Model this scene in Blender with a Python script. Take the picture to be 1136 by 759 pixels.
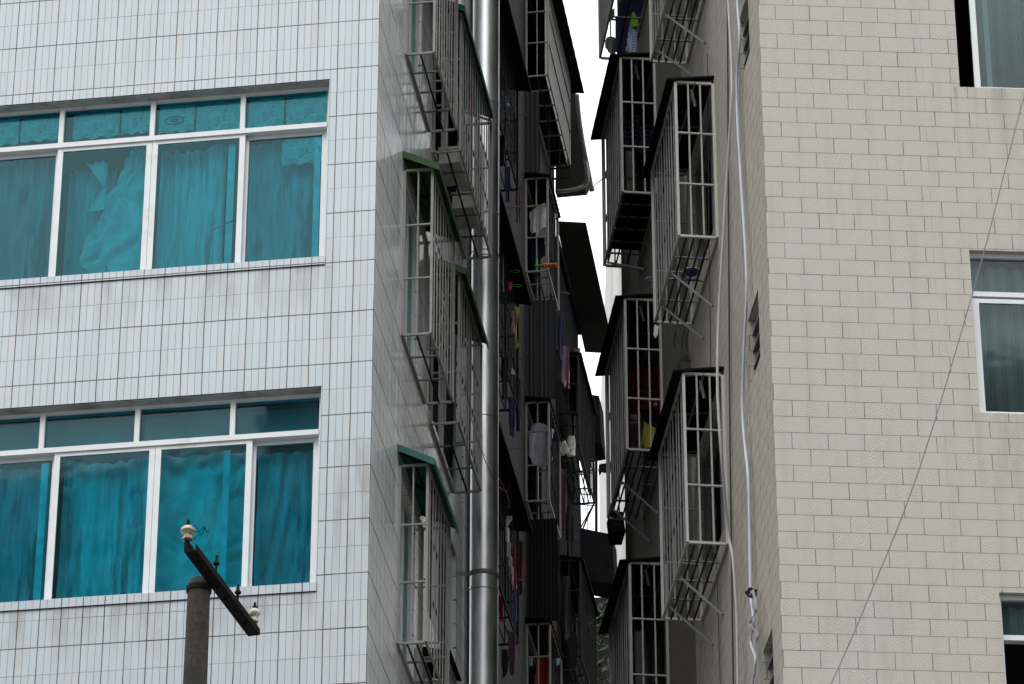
import bpy, bmesh, math, random
from math import sin, cos, tan, radians, pi, sqrt, floor
from mathutils import Vector, Matrix
random.seed(7)
for o in list(bpy.data.objects): bpy.data.objects.remove(o)
S = bpy.context.scene
# ------------------------------------------------------------------ camera, sky, sun, exposure
F = 4500.0; TH = radians(30); CX, CY = 568.0, 379.5
CAM = Vector((0, 0, 1.6))
cd = bpy.data.cameras.new('camera'); cam = bpy.data.objects.new('camera', cd); S.collection.objects.link(cam)
cam.location = CAM; cam.rotation_euler = (radians(90) + TH, 0, 0)
cd.sensor_width = 36; cd.lens = F * 36 / 1136; cd.clip_start = 0.5; cd.clip_end = 2000
S.camera = cam
S.render.resolution_x, S.render.resolution_y = 1024, 684
w = bpy.data.worlds.new('World'); S.world = w; w.use_nodes = True
wn = w.node_tree; wn.nodes.clear()
wo = wn.nodes.new('ShaderNodeOutputWorld'); bg = wn.nodes.new('ShaderNodeBackground'); sky = wn.nodes.new('ShaderNodeTexSky')
sky.sky_type = 'NISHITA'; sky.sun_disc = False; sky.sun_elevation = radians(58); sky.sun_rotation = radians(200)
sky.dust_density = 6.0; sky.air_density = 1.6; sky.ozone_density = 1.0; sky.altitude = 100
hs = wn.nodes.new('ShaderNodeHueSaturation'); hs.inputs['Saturation'].default_value = 0.16
mixw = wn.nodes.new('ShaderNodeMix'); mixw.data_type = 'RGBA'; mixw.inputs['Factor'].default_value = 0.64
mixw.inputs[7].default_value = (13.2, 13.8, 14.3, 1)          # even cloud layer
wn.links.new(sky.outputs[0], hs.inputs['Color']); wn.links.new(hs.outputs[0], mixw.inputs[6])
wn.links.new(mixw.outputs[2], bg.inputs['Color']); bg.inputs['Strength'].default_value = 0.13
wn.links.new(bg.outputs[0], wo.inputs['Surface'])
sd = bpy.data.lights.new('sun', 'SUN'); sun = bpy.data.objects.new('sun', sd); S.collection.objects.link(sun)
sd.energy = 0.6; sd.angle = radians(25); sd.color = (1, .97, .92)
_az = radians(200); _el = radians(58)
sdir = Vector((sin(_az) * cos(_el), cos(_az) * cos(_el), sin(_el)))
sun.rotation_euler = sdir.to_track_quat('Z', 'Y').to_euler()
S.view_settings.view_transform = 'Standard'; S.view_settings.look = 'None'
S.view_settings.gamma = 1; S.view_settings.use_curve_mapping = False; S.view_settings.exposure = 0.40
S.render.engine = 'CYCLES'
S.cycles.max_bounces = 6; S.cycles.transparent_max_bounces = 16; S.cycles.diffuse_bounces = 3

# ------------------------------------------------------------------ measuring (a pixel's ray met with a real plane)
RT = Vector((1, 0, 0)); UP = Vector((0, -sin(TH), cos(TH))); FW = Vector((0, cos(TH), sin(TH)))
def ray(x, y): return FW * F + RT * (x - CX) - UP * (y - CY)
def atD(x, y, D): r = ray(x, y); return CAM + r * (D / r.y)
def hit(x, y, p, n): r = ray(x, y); return CAM + r * ((p - CAM).dot(n) / r.dot(n))
AL, AR, BR = radians(8.2), radians(6.2), radians(3.3)
CL = Vector((-1.1783, 29.8, 0)); CR = Vector((2.1228, 28.8, 0))
uL = Vector((sin(AL), cos(AL), 0)); nL = Vector((cos(AL), -sin(AL), 0))
uR = Vector((-sin(AR), cos(AR), 0)); nR = Vector((-cos(AR), -sin(AR), 0))
fR = Vector((cos(BR), sin(BR), 0)); mR = Vector((sin(BR), -cos(BR), 0))
def onL(x, y, o=0): return hit(x, y, CL + nL * o, nL)
def onR(x, y, o=0): return hit(x, y, CR + nR * o, nR)
def onRf(x, y, o=0): return hit(x, y, CR + mR * o, mR)
def LP(n, s, z): return CL + nL * n + uL * s + Vector((0, 0, z))
def RP(n, s, z): return CR + nR * n + uR * s + Vector((0, 0, z))

# ------------------------------------------------------------------ node helpers
class NT:
    def __init__(s, m): s.t = m.node_tree; s.m = m
    def n(s, k, **kw):
        q = s.t.nodes.new(k)
        for a, b in kw.items(): setattr(q, a, b)
        return q
    def put(s, sock, v):
        if hasattr(v, 'links') or isinstance(v, bpy.types.NodeSocket): s.t.links.new(v, sock)
        else: sock.default_value = v
    def math(s, op, a, b=0.0, c=None):
        q = s.n('ShaderNodeMath', operation=op); s.put(q.inputs[0], a); s.put(q.inputs[1], b)
        if c is not None: s.put(q.inputs[2], c)
        return q.outputs[0]
    def mix(s, f, a, b, bt='MIX'):
        q = s.n('ShaderNodeMix', data_type='RGBA', blend_type=bt); s.put(q.inputs[0], f)
        s.put(q.inputs[6], a if not isinstance(a, tuple) else (*a[:3], 1)); s.put(q.inputs[7], b if not isinstance(b, tuple) else (*b[:3], 1))
        return q.outputs[2]
    def noise(s, scale, vec=None, detail=3, rough=.55, dist=0):
        q = s.n('ShaderNodeTexNoise'); q.inputs['Scale'].default_value = scale; q.inputs['Detail'].default_value = detail
        q.inputs['Roughness'].default_value = rough; q.inputs['Distortion'].default_value = dist
        if vec is not None: s.t.links.new(vec, q.inputs['Vector'])
        return q.outputs[0]
    def ramp(s, f, a, b, ca=(0, 0, 0), cb=(1, 1, 1)):
        q = s.n('ShaderNodeValToRGB'); e = q.color_ramp.elements; e[0].position = a; e[1].position = b
        e[0].color = (*ca, 1); e[1].color = (*cb, 1); s.t.links.new(f, q.inputs[0]); return q.outputs[0]
    def comb(s, x, y, z=0.0):
        q = s.n('ShaderNodeCombineXYZ'); s.put(q.inputs[0], x); s.put(q.inputs[1], y); s.put(q.inputs[2], z); return q.outputs[0]
def newmat(name):
    m = bpy.data.materials.new(name); m.use_nodes = True; t = NT(m)
    return m, t, m.node_tree.nodes['Principled BSDF']
def setc(t, sock, v):
    if isinstance(v, tuple): sock.default_value = (*v[:3], 1)
    else: t.t.links.new(v, sock)

def plain(name, col, rough=.6, metal=0.0, var=.25, scale=9, dirt_or_shade=None, dscale=2.5, dlo=.45, dhi=.75, bump=0.0, spec=.5, stretch=(1, 1, 1)):
    m, t, b = newmat(name)
    tc = t.n('ShaderNodeTexCoord'); mp = t.n('ShaderNodeMapping'); mp.inputs['Scale'].default_value = stretch
    t.t.links.new(tc.outputs['Object'], mp.inputs['Vector']); v = mp.outputs[0]
    f = t.noise(scale, v)
    dk = tuple(c * (1 - var) for c in col); lt = tuple(min(1, c * (1 + var)) for c in col)
    c = t.ramp(f, .3, .7, dk, lt)
    if dirt_or_shade:
        c = t.mix(t.ramp(t.noise(dscale, v, 5, .65), dlo, dhi), c, dirt_or_shade)
    setc(t, b.inputs['Base Color'], c); b.inputs['Roughness'].default_value = rough; b.inputs['Metallic'].default_value = metal; b.inputs['Specular IOR Level'].default_value = spec
    if bump:
        q = t.n('ShaderNodeBump'); q.inputs['Strength'].default_value = bump; q.inputs['Distance'].default_value = .01
        t.t.links.new(t.noise(scale * 3, v, 5), q.inputs['Height']); t.t.links.new(q.outputs[0], b.inputs['Normal'])
    return m

def joints(t, x, period, width, off=0.0):
    a = t.math('DIVIDE', t.math('SUBTRACT', x, off), period)
    f = t.math('FRACT', a); d = t.math('ABSOLUTE', t.math('SUBTRACT', f, .5))
    return t.math('GREATER_THAN', d, .5 - width / (2 * period)), t.math('FLOOR', a)

def sill_stain(t, U, V, c, lines, col, amt):
    n1 = t.noise(1.0, t.comb(t.math('MULTIPLY', U, 7.0), t.math('MULTIPLY', V, .9)), 4)
    n2 = t.noise(5.0, t.comb(U, V), 4)
    for z, d, u0, u1 in lines:      # rain and soot marks hanging from an edge at height z, d metres long
        a = t.math('DIVIDE', t.math('SUBTRACT', z, V), d)
        m = t.math('MULTIPLY', t.math('GREATER_THAN', a, 0.0), t.math('MAXIMUM', t.math('SUBTRACT', 1.0, a), 0.0))
        m = t.math('MULTIPLY', m, t.math('MULTIPLY', t.math('GREATER_THAN', U, u0), t.math('GREATER_THAN', u1, U)))
        m = t.math('MULTIPLY', m, t.math('MULTIPLY', t.ramp(n1, .42, .72), t.ramp(n2, .25, .6, (.35, .35, .35), (1, 1, 1))))
        c = t.mix(t.math('MULTIPLY', m, amt), c, col)
    return c
def tile_mat(name, base, warm, side=False, grime=.22):
    m, t, b = newmat(name)
    uv = t.n('ShaderNodeUVMap'); sp = t.n('ShaderNodeSeparateXYZ'); t.t.links.new(uv.outputs[0], sp.inputs[0])
    U, V = sp.outputs[0], sp.outputs[1]
    # joints waver a little, as hand-laid tiles do
    wv = t.noise(1.3, t.comb(U, V), 3)
    Uw = t.math('ADD', U, t.math('MULTIPLY', t.math('SUBTRACT', wv, .5), .010))
    wv2 = t.noise(1.1, t.comb(V, U), 3)
    Vw = t.math('ADD', V, t.math('MULTIPLY', t.math('SUBTRACT', wv2, .5), .012))
    ju, iu = joints(t, Uw, .184 / 3, .0052); jU, _ = joints(t, Uw, .184, .0092)
    jv, iv = joints(t, Vw, .25, .0060 if not side else .010, .125); jV, _ = joints(t, Vw, .5, .0105 if not side else .016, .125)
    wn_ = t.n('ShaderNodeTexWhiteNoise'); t.t.links.new(t.comb(iu, iv), wn_.inputs['Vector'])
    r = wn_.outputs[0]
    c = t.mix(t.ramp(r, .0, 1.0), tuple(x * .965 for x in base), tuple(min(1, x * 1.025) for x in base))
    c = t.mix(t.math('MULTIPLY', t.math('GREATER_THAN', r, .93), .55), c, warm)
    # grime: broad stain, streaks running down
    st = t.noise(1.0, t.comb(t.math('MULTIPLY', U, 9.0), t.math('MULTIPLY', V, .7)), 4)
    c = t.mix(t.math('MULTIPLY', t.ramp(st, .48, .8), grime), c, (.30, .29, .26))
    bs = t.noise(.55, t.comb(U, V), 4)
    c = t.mix(t.math('MULTIPLY', t.ramp(bs, .45, .75), grime * .45), c, (.36, .35, .33))
    if side is False: c = sill_stain(t, U, V, c, [(19.60, .55, -5.2, -.38), (16.46, .55, -5.2, -.38), (17.9, 2.4, -.30, .1)], (.24, .215, .18), .75)
    jn = t.noise(2.6, t.comb(U, V), 3)
    js = t.ramp(jn, .3, .7, (.55, .55, .55), (1, 1, 1))
    thin = t.math('MAXIMUM', ju, jv); bold = t.math('MAXIMUM', jU, jV)
    c = t.mix(t.math('MULTIPLY', t.math('MULTIPLY', thin, js), .92), c, (.16, .155, .15))
    c = t.mix(t.math('MULTIPLY', bold, t.ramp(jn, .25, .6, (.6, .6, .6), (1, 1, 1))), c, (.075, .062, .052))
    setc(t, b.inputs['Base Color'], c)
    rg = t.ramp(st, .3, .8, (.07, .07, .07), (.26, .26, .26)) if side is not None else t.ramp(st, .3, .8, (.8, .8, .8), (.9, .9, .9))
    if side is None: b.inputs['Specular IOR Level'].default_value = .1
    t.t.links.new(rg, b.inputs['Roughness'])
    h = t.math('SUBTRACT', 1.0, t.math('MAXIMUM', thin, bold))
    bp = t.n('ShaderNodeBump'); bp.inputs['Strength'].default_value = .4; bp.inputs['Distance'].default_value = .003
    h2 = t.math('ADD', h, t.math('MULTIPLY', r, .5))
    t.t.links.new(h2, bp.inputs['Height']); t.t.links.new(bp.outputs[0], b.inputs['Normal'])
    return m

def block_mat(name, base, cool, grime=.2, jw=.006):
    m, t, b = newmat(name)
    uv = t.n('ShaderNodeUVMap'); sp = t.n('ShaderNodeSeparateXYZ'); t.t.links.new(uv.outputs[0], sp.inputs[0])
    U, V = sp.outputs[0], sp.outputs[1]
    wv = t.noise(.9, t.comb(V, U), 3)
    Vw = t.math('ADD', V, t.math('MULTIPLY', t.math('SUBTRACT', wv, .5), .008))
    jv, iv = joints(t, Vw, .15, jw, -.015)
    odd = t.math('MODULO', t.math('ABSOLUTE', iv), 2.0)
    rw = t.n('ShaderNodeTexWhiteNoise'); t.t.links.new(t.comb(iv, 3.0), rw.inputs['Vector'])
    Ush = t.math('ADD', t.math('ADD', U, t.math('MULTIPLY', odd, .1475)), t.math('MULTIPLY', t.math('SUBTRACT', rw.outputs[0], .5), .014))
    ju, iu = joints(t, Ush, .295, jw * 1.15)
    # cut pieces where the courses meet the window strip
    cut = t.math('COMPARE', U, 1.39, .0022); cut = t.math('MULTIPLY', cut, odd)
    wn_ = t.n('ShaderNodeTexWhiteNoise'); t.t.links.new(t.comb(iu, iv), wn_.inputs['Vector']); r = wn_.outputs[0]
    c = t.mix(t.ramp(r, 0, 1), tuple(x * .97 for x in base), tuple(x * 1.03 for x in base))
    c = t.mix(t.math('MULTIPLY', t.ramp(t.noise(.9, t.comb(U, V), 4), .42, .62), .6), c, cool)
    st = t.noise(1.0, t.comb(t.math('MULTIPLY', U, 8.0), t.math('MULTIPLY', V, .8)), 4)
    c = t.mix(t.math('MULTIPLY', t.ramp(st, .5, .8), grime), c, (.2, .19, .165))
    c = sill_stain(t, U, V, c, [(20.80, .9, 1.65, 4.1), (17.62, .9, 1.64, 4.1), (24, 1.8, 3, 6)], (.20, .185, .155), .8)
    # moulded relief: facing scrolls repeated per block
    fu = t.math('SUBTRACT', t.math('FRACT', t.math('DIVIDE', Ush, .1475)), .5); fv = t.math('SUBTRACT', t.math('FRACT', t.math('DIVIDE', t.math('ADD', Vw, .015), .15)), .5)
    nz = t.noise(14, t.comb(U, V), 3)
    rr = t.math('ADD', t.math('ADD', t.math('ABSOLUTE', fu), t.math('MULTIPLY', t.math('ABSOLUTE', fv), .9)), t.math('MULTIPLY', nz, .55))
    wave = t.math('SINE', t.math('MULTIPLY', rr, 38.0))
    fade = t.math('MULTIPLY', t.math('GREATER_THAN', .44, t.math('ABSOLUTE', fv)), t.ramp(r, 0, 1, (.5, .5, .5), (1, 1, 1)))
    wave = t.math('MULTIPLY', wave, fade)
    c = t.mix(t.math('MULTIPLY', t.math('MAXIMUM', wave, 0.0), .14), c, tuple(x * .72 for x in base))
    jm = t.math('MAXIMUM', jv, ju)
    jn = t.noise(3.0, t.comb(U, V), 3)
    c = t.mix(t.math('MULTIPLY', cut, .45), c, (.14, .14, .15))
    c = t.mix(t.math('MULTIPLY', jm, t.ramp(jn, .3, .65, (.55, .55, .55), (1, 1, 1))), c, (.105, .105, .108))
    setc(t, b.inputs['Base Color'], c); b.inputs['Roughness'].default_value = .62
    h = t.math('ADD', t.math('MULTIPLY', t.math('SUBTRACT', 1.0, jm), 1.0), t.math('MULTIPLY', wave, .55))
    bp = t.n('ShaderNodeBump'); bp.inputs['Strength'].default_value = .75; bp.inputs['Distance'].default_value = .004
    t.t.links.new(h, bp.inputs['Height']); t.t.links.new(bp.outputs[0], b.inputs['Normal'])
    return m

def glass_mat(name, tint, gl=(1, 1, 1), haze=0.0, hazec=(.3, .4, .42), f0=1.33):
    m, t, b = newmat(name); t.t.nodes.remove(b)
    out = [q for q in t.t.nodes if q.type == 'OUTPUT_MATERIAL'][0]
    tr = t.n('ShaderNodeBsdfTransparent'); g = t.n('ShaderNodeBsdfGlossy'); d = t.n('ShaderNodeBsdfDiffuse'); fr = t.n('ShaderNodeFresnel')
    tc = t.n('ShaderNodeTexCoord')
    tr.inputs[0].default_value = (*tint, 1); g.inputs[0].default_value = (*gl, 1); g.inputs['Roughness'].default_value = .04
    d.inputs[0].default_value = (*hazec, 1); fr.inputs[0].default_value = f0
    m1 = t.n('ShaderNodeMixShader'); m2 = t.n('ShaderNodeMixShader')
    fz = t.math('MULTIPLY', t.ramp(t.noise(3.0, tc.outputs['Object'], 5), .3, .75), haze); t.t.links.new(fz, m1.inputs[0])
    t.t.links.new(tr.outputs[0], m1.inputs[1]); t.t.links.new(d.outputs[0], m1.inputs[2])
    t.t.links.new(fr.outputs[0], m2.inputs[0]); t.t.links.new(m1.outputs[0], m2.inputs[1]); t.t.links.new(g.outputs[0], m2.inputs[2])
    bp = t.n('ShaderNodeBump'); bp.inputs['Strength'].default_value = .12; bp.inputs['Distance'].default_value = .01
    t.t.links.new(t.noise(2.2, tc.outputs['Object'], 2), bp.inputs['Height']); t.t.links.new(bp.outputs[0], g.inputs['Normal'])
    t.t.links.new(m2.outputs[0], out.inputs[0]); return m

def stripe_mat(name, a, b_, period, axis='X', rough=.6, metal=0):
    m, t, b = newmat(name)
    tc = t.n('ShaderNodeTexCoord'); wv = t.n('ShaderNodeTexWave'); wv.bands_direction = axis
    wv.inputs['Scale'].default_value = 1 / period / 3.2; wv.inputs['Distortion'].default_value = .6; wv.inputs['Detail'].default_value = 2
    t.t.links.new(tc.outputs['Object'], wv.inputs['Vector'])
    setc(t, b.inputs['Base Color'], t.mix(wv.outputs[1], a, b_)); b.inputs['Roughness'].default_value = rough; b.inputs['Metallic'].default_value = metal; b.inputs['Specular IOR Level'].default_value = .12
    return m
def plaid_mat(name, a, b_, p):
    m, t, b = newmat(name); tc = t.n('ShaderNodeTexCoord'); sp = t.n('ShaderNodeSeparateXYZ'); t.t.links.new(tc.outputs['Object'], sp.inputs[0])
    x, _ = joints(t, t.math('ADD', sp.outputs[0], sp.outputs[1]), p, p * .45); z, _ = joints(t, sp.outputs[2], p, p * .45)
    setc(t, b.inputs['Base Color'], t.mix(t.math('MULTIPLY', t.math('ADD', x, z), .5), a, b_)); b.inputs['Roughness'].default_value = .9; return m
def paper_mat(name):
    m, t, b = newmat(name); tc = t.n('ShaderNodeTexCoord'); v = tc.outputs['Object']
    mp = t.n('ShaderNodeMapping'); mp.inputs['Scale'].default_value = (5, 5, 12); t.t.links.new(v, mp.inputs['Vector'])
    vo = t.n('ShaderNodeTexVoronoi'); vo.inputs['Scale'].default_value = 9; vo.distance = 'CHEBYCHEV'; vo.inputs['Randomness'].default_value = .8; t.t.links.new(v, vo.inputs['Vector'])
    bw = t.n('ShaderNodeRGBToBW'); t.t.links.new(vo.outputs[1], bw.inputs[0])
    c = t.mix(t.math('MULTIPLY', t.ramp(bw.outputs[0], .25, .75), .6), (.76, .78, .72), (.22, .24, .26))
    c = t.mix(t.math('MULTIPLY', t.ramp(t.noise(7, mp.outputs[0], 5, .85), .48, .58), .7), c, (.12, .13, .15))
    c = t.mix(t.math('MULTIPLY', t.ramp(vo.outputs[0], .43, .47), .5), c, (.8, .8, .74))
    setc(t, b.inputs['Base Color'], c); b.inputs['Roughness'].default_value = .9; return m

M = {}
M['tile'] = tile_mat('glazed_white_tile', (.525, .583, .625), (.55, .56, .56))
M['tile_side'] = tile_mat('weathered_white_tile', (.82, .85, .87), (.74, .73, .70), True, .5)
M['tile_rear'] = tile_mat('shade_toned_tile', (.013, .013, .014), (.011, .010, .009), None, .0)  # tile colour darkened to paint in the deep alley's shade
M['block'] = block_mat('moulded_beige_block', (.470, .438, .378), (.462, .448, .405))
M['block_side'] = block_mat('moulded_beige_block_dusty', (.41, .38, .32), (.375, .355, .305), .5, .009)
M['block_shaded'] = block_mat('shade_toned_block', (.14, .13, .108), (.12, .112, .098), .7, .010)  # block darkened to paint in the alley's shade, grime streaks on top
M['pale_facade'] = stripe_mat('pale_distant_facade', (.62, .62, .60), (.5, .5, .47), .16)
M['alu'] = plain('white_aluminium', (.70, .72, .73), .42, 0, .05, 6, (.42, .38, .31), 3.2, .6, .85)
M['alu_inner'] = plain('pale_inner_frame', (.85, .88, .88), .5)
M['bar'] = plain('painted_steel_bar', (.32, .312, .30), .45, .15, .10, 8, (.25, .20, .16), 5, .55, .8)
M['bar_white'] = plain('white_painted_steel', (.43, .42, .395), .45, .1, .08, 8, (.3, .24, .18), 5, .6, .85)
M['bar_grey'] = plain('dull_steel_bar', (.17, .17, .178), .5, .2, .15, 8, (.12, .10, .08), 5, .55, .8)
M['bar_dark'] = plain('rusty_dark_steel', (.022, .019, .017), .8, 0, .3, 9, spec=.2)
M['bar_deep'] = plain('shade_toned_bar', (.016, .016, .018), .9, 0, .3, 9, spec=.1)  # steel colour darkened, the shade deep in the alley is painted in
M['bar_deep_end'] = plain('dull_cream_bar', (.30, .28, .24), .6, 0, .1, 9, spec=.3)
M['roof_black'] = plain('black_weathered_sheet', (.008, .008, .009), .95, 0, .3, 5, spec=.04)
M['roof_grey'] = plain('dark_grey_sheet', (.034, .032, .029), .9, 0, .15, 3, (.02, .02, .02), 1.5, spec=.15)
M['roof_teal'] = plain('teal_plastic_sheet', (.006, .125, .10), .55, 0, .2, 5, (.012, .06, .045), 3, .5, .8)
M['roof_green'] = plain('green_plastic_sheet', (.028, .085, .018), .7, 0, .2, 5, (.03, .03, .015), 4, .45, .75)
M['concrete'] = plain('grey_concrete', (.056, .052, .044), .9, 0, .3, 30, (.022, .021, .019), 3, .45, .75, .5, spec=.2)
M['iron'] = plain('black_rusty_iron', (.010, .009, .0085), .85, 0, .5, 14, spec=.15)
M['porcelain'] = plain('cream_porcelain', (.44, .39, .28), .25, 0, .06, 5, (.2, .15, .09), 14, .5, .8)
M['porcelain_w'] = plain('white_porcelain', (.50, .49, .43), .25, 0, .06, 5, (.25, .2, .14), 14, .55, .8)
M['cable_pale'] = plain('dusty_white_cable', (.40, .40, .375), .5, 0, .08, 3)
M['cable_white'] = plain('white_cable', (.50, .54, .58), .5, 0, .08, 3)
M['cable_grey'] = plain('grey_cable', (.30, .30, .285), .6)
M['wire_dark'] = plain('weathered_wire', (.13, .13, .135), .6)
M['cable_black'] = plain('black_cable', (.02, .02, .022), .6)
M['glass_teal'] = glass_mat('teal_tinted_glass', (.23, .84, .91), (.9, 1, 1), .03, (.10, .25, .30))
M['glass_dusty'] = glass_mat('dusty_teal_glass', (.29, .80, .86), (.9, 1, 1), .14, (.13, .24, .28))
M['glass_hazy'] = glass_mat('hazy_teal_glass', (.30, .875, .955), (.9, 1, 1), .07, (.13, .37, .42))
M['glass_grey'] = glass_mat('grey_green_glass', (.72, .84, .85), (1, 1, 1), .12, (.30, .36, .36))
M['glass_side'] = glass_mat('dull_teal_glass', (.22, .50, .54), (.8, 1, 1), .35, (.04, .11, .12))
M['curtain'] = plain('pale_curtain', (.76, .80, .80), .95, 0, .25, 2.2, (.28, .32, .34), 1.5, .5, .66, stretch=(5.5, 5.5, .55))  # upright bands paint the folds' light and dark into the cloth
M['curtain_x'] = plain('crumpled_sheet', (.78, .82, .80), .95, 0, .2, 2.6, (.42, .47, .48), 1.7, .52, .7, stretch=(2.0, 2.0, 1.5))  # second tone paints light and dark of the creases into the sheet
M['curtain_b'] = plain('blue_grey_curtain', (.46, .52, .56), .95, 0, .35, 1.8, (.17, .20, .23), 1.3, .48, .6, stretch=(4.5, 4.5, .5))  # bands again paint fold light and dark into the colour
M['curtain_g'] = plain('grey_blind_cloth', (.34, .40, .40), .9, 0, .1, 3)
M['paper'] = paper_mat('newsprint')
M['grime'] = plain('grimy_plaster', (.36, .36, .35), .9, 0, .2, 4, (.14, .13, .12), 5, .45, .75)
M['black_room'] = plain('dark_interior', (.008, .008, .008), .95)
M['plaster'] = plain('interior_plaster', (.25, .25, .23), .9)
M['duct'] = None
M['blue_plastic_ink'] = plain('blue_ink', (.06, .14, .42), .9)
M['tape'] = plain('old_tape', (.40, .42, .42), .8)
M['ground'] = plain('street_concrete', (.12, .115, .105), .9, 0, .2, .8, (.06, .06, .055), .2, .4, .7)
M['leaf'] = plain('dark_leaf', (.035, .06, .025), .7, 0, .4, 3)
M['bark'] = plain('bark', (.06, .045, .03), .9)
M['sheet_grey'] = stripe_mat('corrugated_grey_sheet', (.014, .014, .015), (.009, .009, .010), .05, 'X', .8)
M['sheet_deep'] = stripe_mat('grey_side_panel', (.36, .35, .32), (.27, .26, .24), .05, 'Y', .8)
M['sheet_light'] = stripe_mat('light_corrugated_sheet', (.06, .062, .067), (.025, .026, .029), .06, 'X', .7)

def duct_mat():
    m, t, b = newmat('stainless_duct'); tc = t.n('ShaderNodeTexCoord')
    mp = t.n('ShaderNodeMapping'); mp.inputs['Scale'].default_value = (1, 1, .25); t.t.links.new(tc.outputs['Object'], mp.inputs['Vector'])
    f = t.noise(9, mp.outputs[0], 5)
    setc(t, b.inputs['Base Color'], t.ramp(f, .3, .8, (.54, .55, .56), (.80, .81, .82)))
    b.inputs['Metallic'].default_value = .93; t.t.links.new(t.ramp(f, .3, .7, (.27, .27, .27), (.42, .42, .42)), b.inputs['Roughness'])
    bp = t.n('ShaderNodeBump'); bp.inputs['Strength'].default_value = .08; bp.inputs['Distance'].default_value = .02
    t.t.links.new(t.noise(5, tc.outputs['Object'], 3), bp.inputs['Height']); t.t.links.new(bp.outputs[0], b.inputs['Normal'])
    return m
M['duct'] = duct_mat()
def cloth(name, col, **k): 
    M[name] = plain(name, col, .92, 0, k.get('var', .15), 10); return M[name]
for nm, c in dict(lilac_cloth=(.54, .49, .66), white_cloth=(.55, .56, .56), grey_cloth=(.26, .27, .28), yellow_cloth=(.85, .76, .09), mustard_cloth=(.48, .36, .02),
                  pink_cloth=(.62, .25, .38), salmon_cloth=(.52, .16, .12), red_cloth=(.30, .012, .03), dark_red_cloth=(.34, .022, .026), navy_cloth=(.02, .03, .07),
                  lightblue_cloth=(.36, .45, .62), black_cloth=(.012, .012, .014), green_plastic=(.04, .32, .06), lime_plastic=(.25, .5, .03), orange_plastic=(.62, .12, .03),
                  mauve_cloth=(.17, .10, .16), foam=(.50, .49, .45), blue_plastic=(.06, .09, .28), peach=(.6, .42, .34), hotpink=(.7, .05, .16)).items(): cloth(nm, c)
M['bag_print'] = plaid_mat('blue_dotted_plastic', (.60, .64, .68), (.12, .28, .6), .035)
M['plaid'] = plaid_mat('navy_plaid', (.30, .42, .58), (.012, .02, .05), .06)
M['stripes_blue'] = stripe_mat('blue_striped_cloth', (.30, .42, .52), (.07, .12, .16), .05, 'Z', .9)

# ------------------------------------------------------------------ mesh helpers
class MB:
    def __init__(s): s.v = []; s.f = []; s.uv = []; s.smooth = False
    def quad(s, pts, uvs=None):
        i = len(s.v); s.v += [tuple(p) for p in pts]; s.f.append(tuple(range(i, i + len(pts)))); s.uv.append(uvs)
    def box(s, c, h, X=(1, 0, 0), Y=(0, 1, 0), Z=(0, 0, 1)):
        c = Vector(c); X = Vector(X) * h[0]; Y = Vector(Y) * h[1]; Z = Vector(Z) * h[2]
        P = [c + X * a + Y * b + Z * d for a in (-1, 1) for b in (-1, 1) for d in (-1, 1)]
        i = len(s.v); s.v += [tuple(p) for p in P]
        for q in ((0, 1, 3, 2), (4, 6, 7, 5), (0, 4, 5, 1), (2, 3, 7, 6), (0, 2, 6, 4), (1, 5, 7, 3)): s.f.append(tuple(i + k for k in q)); s.uv.append(None)
    def span(s, a, b):
        a = Vector(a); b = Vector(b); s.box((a + b) / 2, [abs(x) / 2 for x in (b - a)])
    def bar(s, a, b, w, h=None, up=(0, 0, 1)):
        a = Vector(a); b = Vector(b); d = b - a; L = d.length
        if L < 1e-6: return
        d.normalize(); u = Vector(up)
        if abs(d.dot(u)) > .98: u = Vector((0, 1, 0)) if abs(d.y) < .9 else Vector((1, 0, 0))
        x = d.cross(u).normalized(); y = x.cross(d).normalized()
        s.box((a + b) / 2, (w / 2, (h or w) / 2, L / 2), x, y, d)
    def tube(s, pts, r, n=8, caps=True):
        pts = [Vector(p) for p in pts]; i0 = len(s.v); rs = r if isinstance(r, (list, tuple)) else [r] * len(pts)
        for k, p in enumerate(pts):
            d = (pts[min(k + 1, len(pts) - 1)] - pts[max(k - 1, 0)]).normalized()
            u = Vector((0, 1, 0)) if abs(d.y) < .9 else Vector((1, 0, 0))
            x = d.cross(u).normalized(); y = d.cross(x)
            for j in range(n): a = 2 * pi * j / n; s.v.append(tuple(p + (x * cos(a) + y * sin(a)) * rs[k]))
        for k in range(len(pts) - 1):
            for j in range(n):
                a = i0 + k * n + j; b = i0 + k * n + (j + 1) % n; s.f.append((a, b, b + n, a + n)); s.uv.append(None)
        if caps:
            s.f.append(tuple(i0 + j for j in range(n))); s.uv.append(None)
            e = i0 + (len(pts) - 1) * n; s.f.append(tuple(e + j for j in range(n))); s.uv.append(None)
    def lathe(s, prof, c, n=24):
        c = Vector(c); s.tube([c + Vector((0, 0, z)) for r, z in prof], [max(r, .0005) for r, z in prof], n)
    def build(s, name, mat, parent=None, smooth=False, origin=None, rot=None):
        me = bpy.data.meshes.new(name); me.from_pydata(s.v, [], s.f)
        if any(u for u in s.uv):
            l = me.uv_layers.new(name='UVMap')
            for p, u in zip(me.polygons, s.uv):
                if u:
                    for li, q in zip(p.loop_indices, u): l.data[li].uv = q
        bm = bmesh.new(); bm.from_mesh(me); bmesh.ops.recalc_face_normals(bm, faces=bm.faces); bm.to_mesh(me); bm.free()
        if smooth:
            for p in me.polygons: p.use_smooth = True
            try: me.set_sharp_from_angle(angle=radians(40))
            except Exception: pass
        me.materials.append(mat); o = bpy.data.objects.new(name, me); S.collection.objects.link(o)
        if parent: o.parent = parent
        return o
def tag(o, label=None, cat=None, group=None, kind=None):
    if label: o['label'] = label
    if cat: o['category'] = cat
    if group: o['group'] = group
    if kind: o['kind'] = kind
    return o
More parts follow.
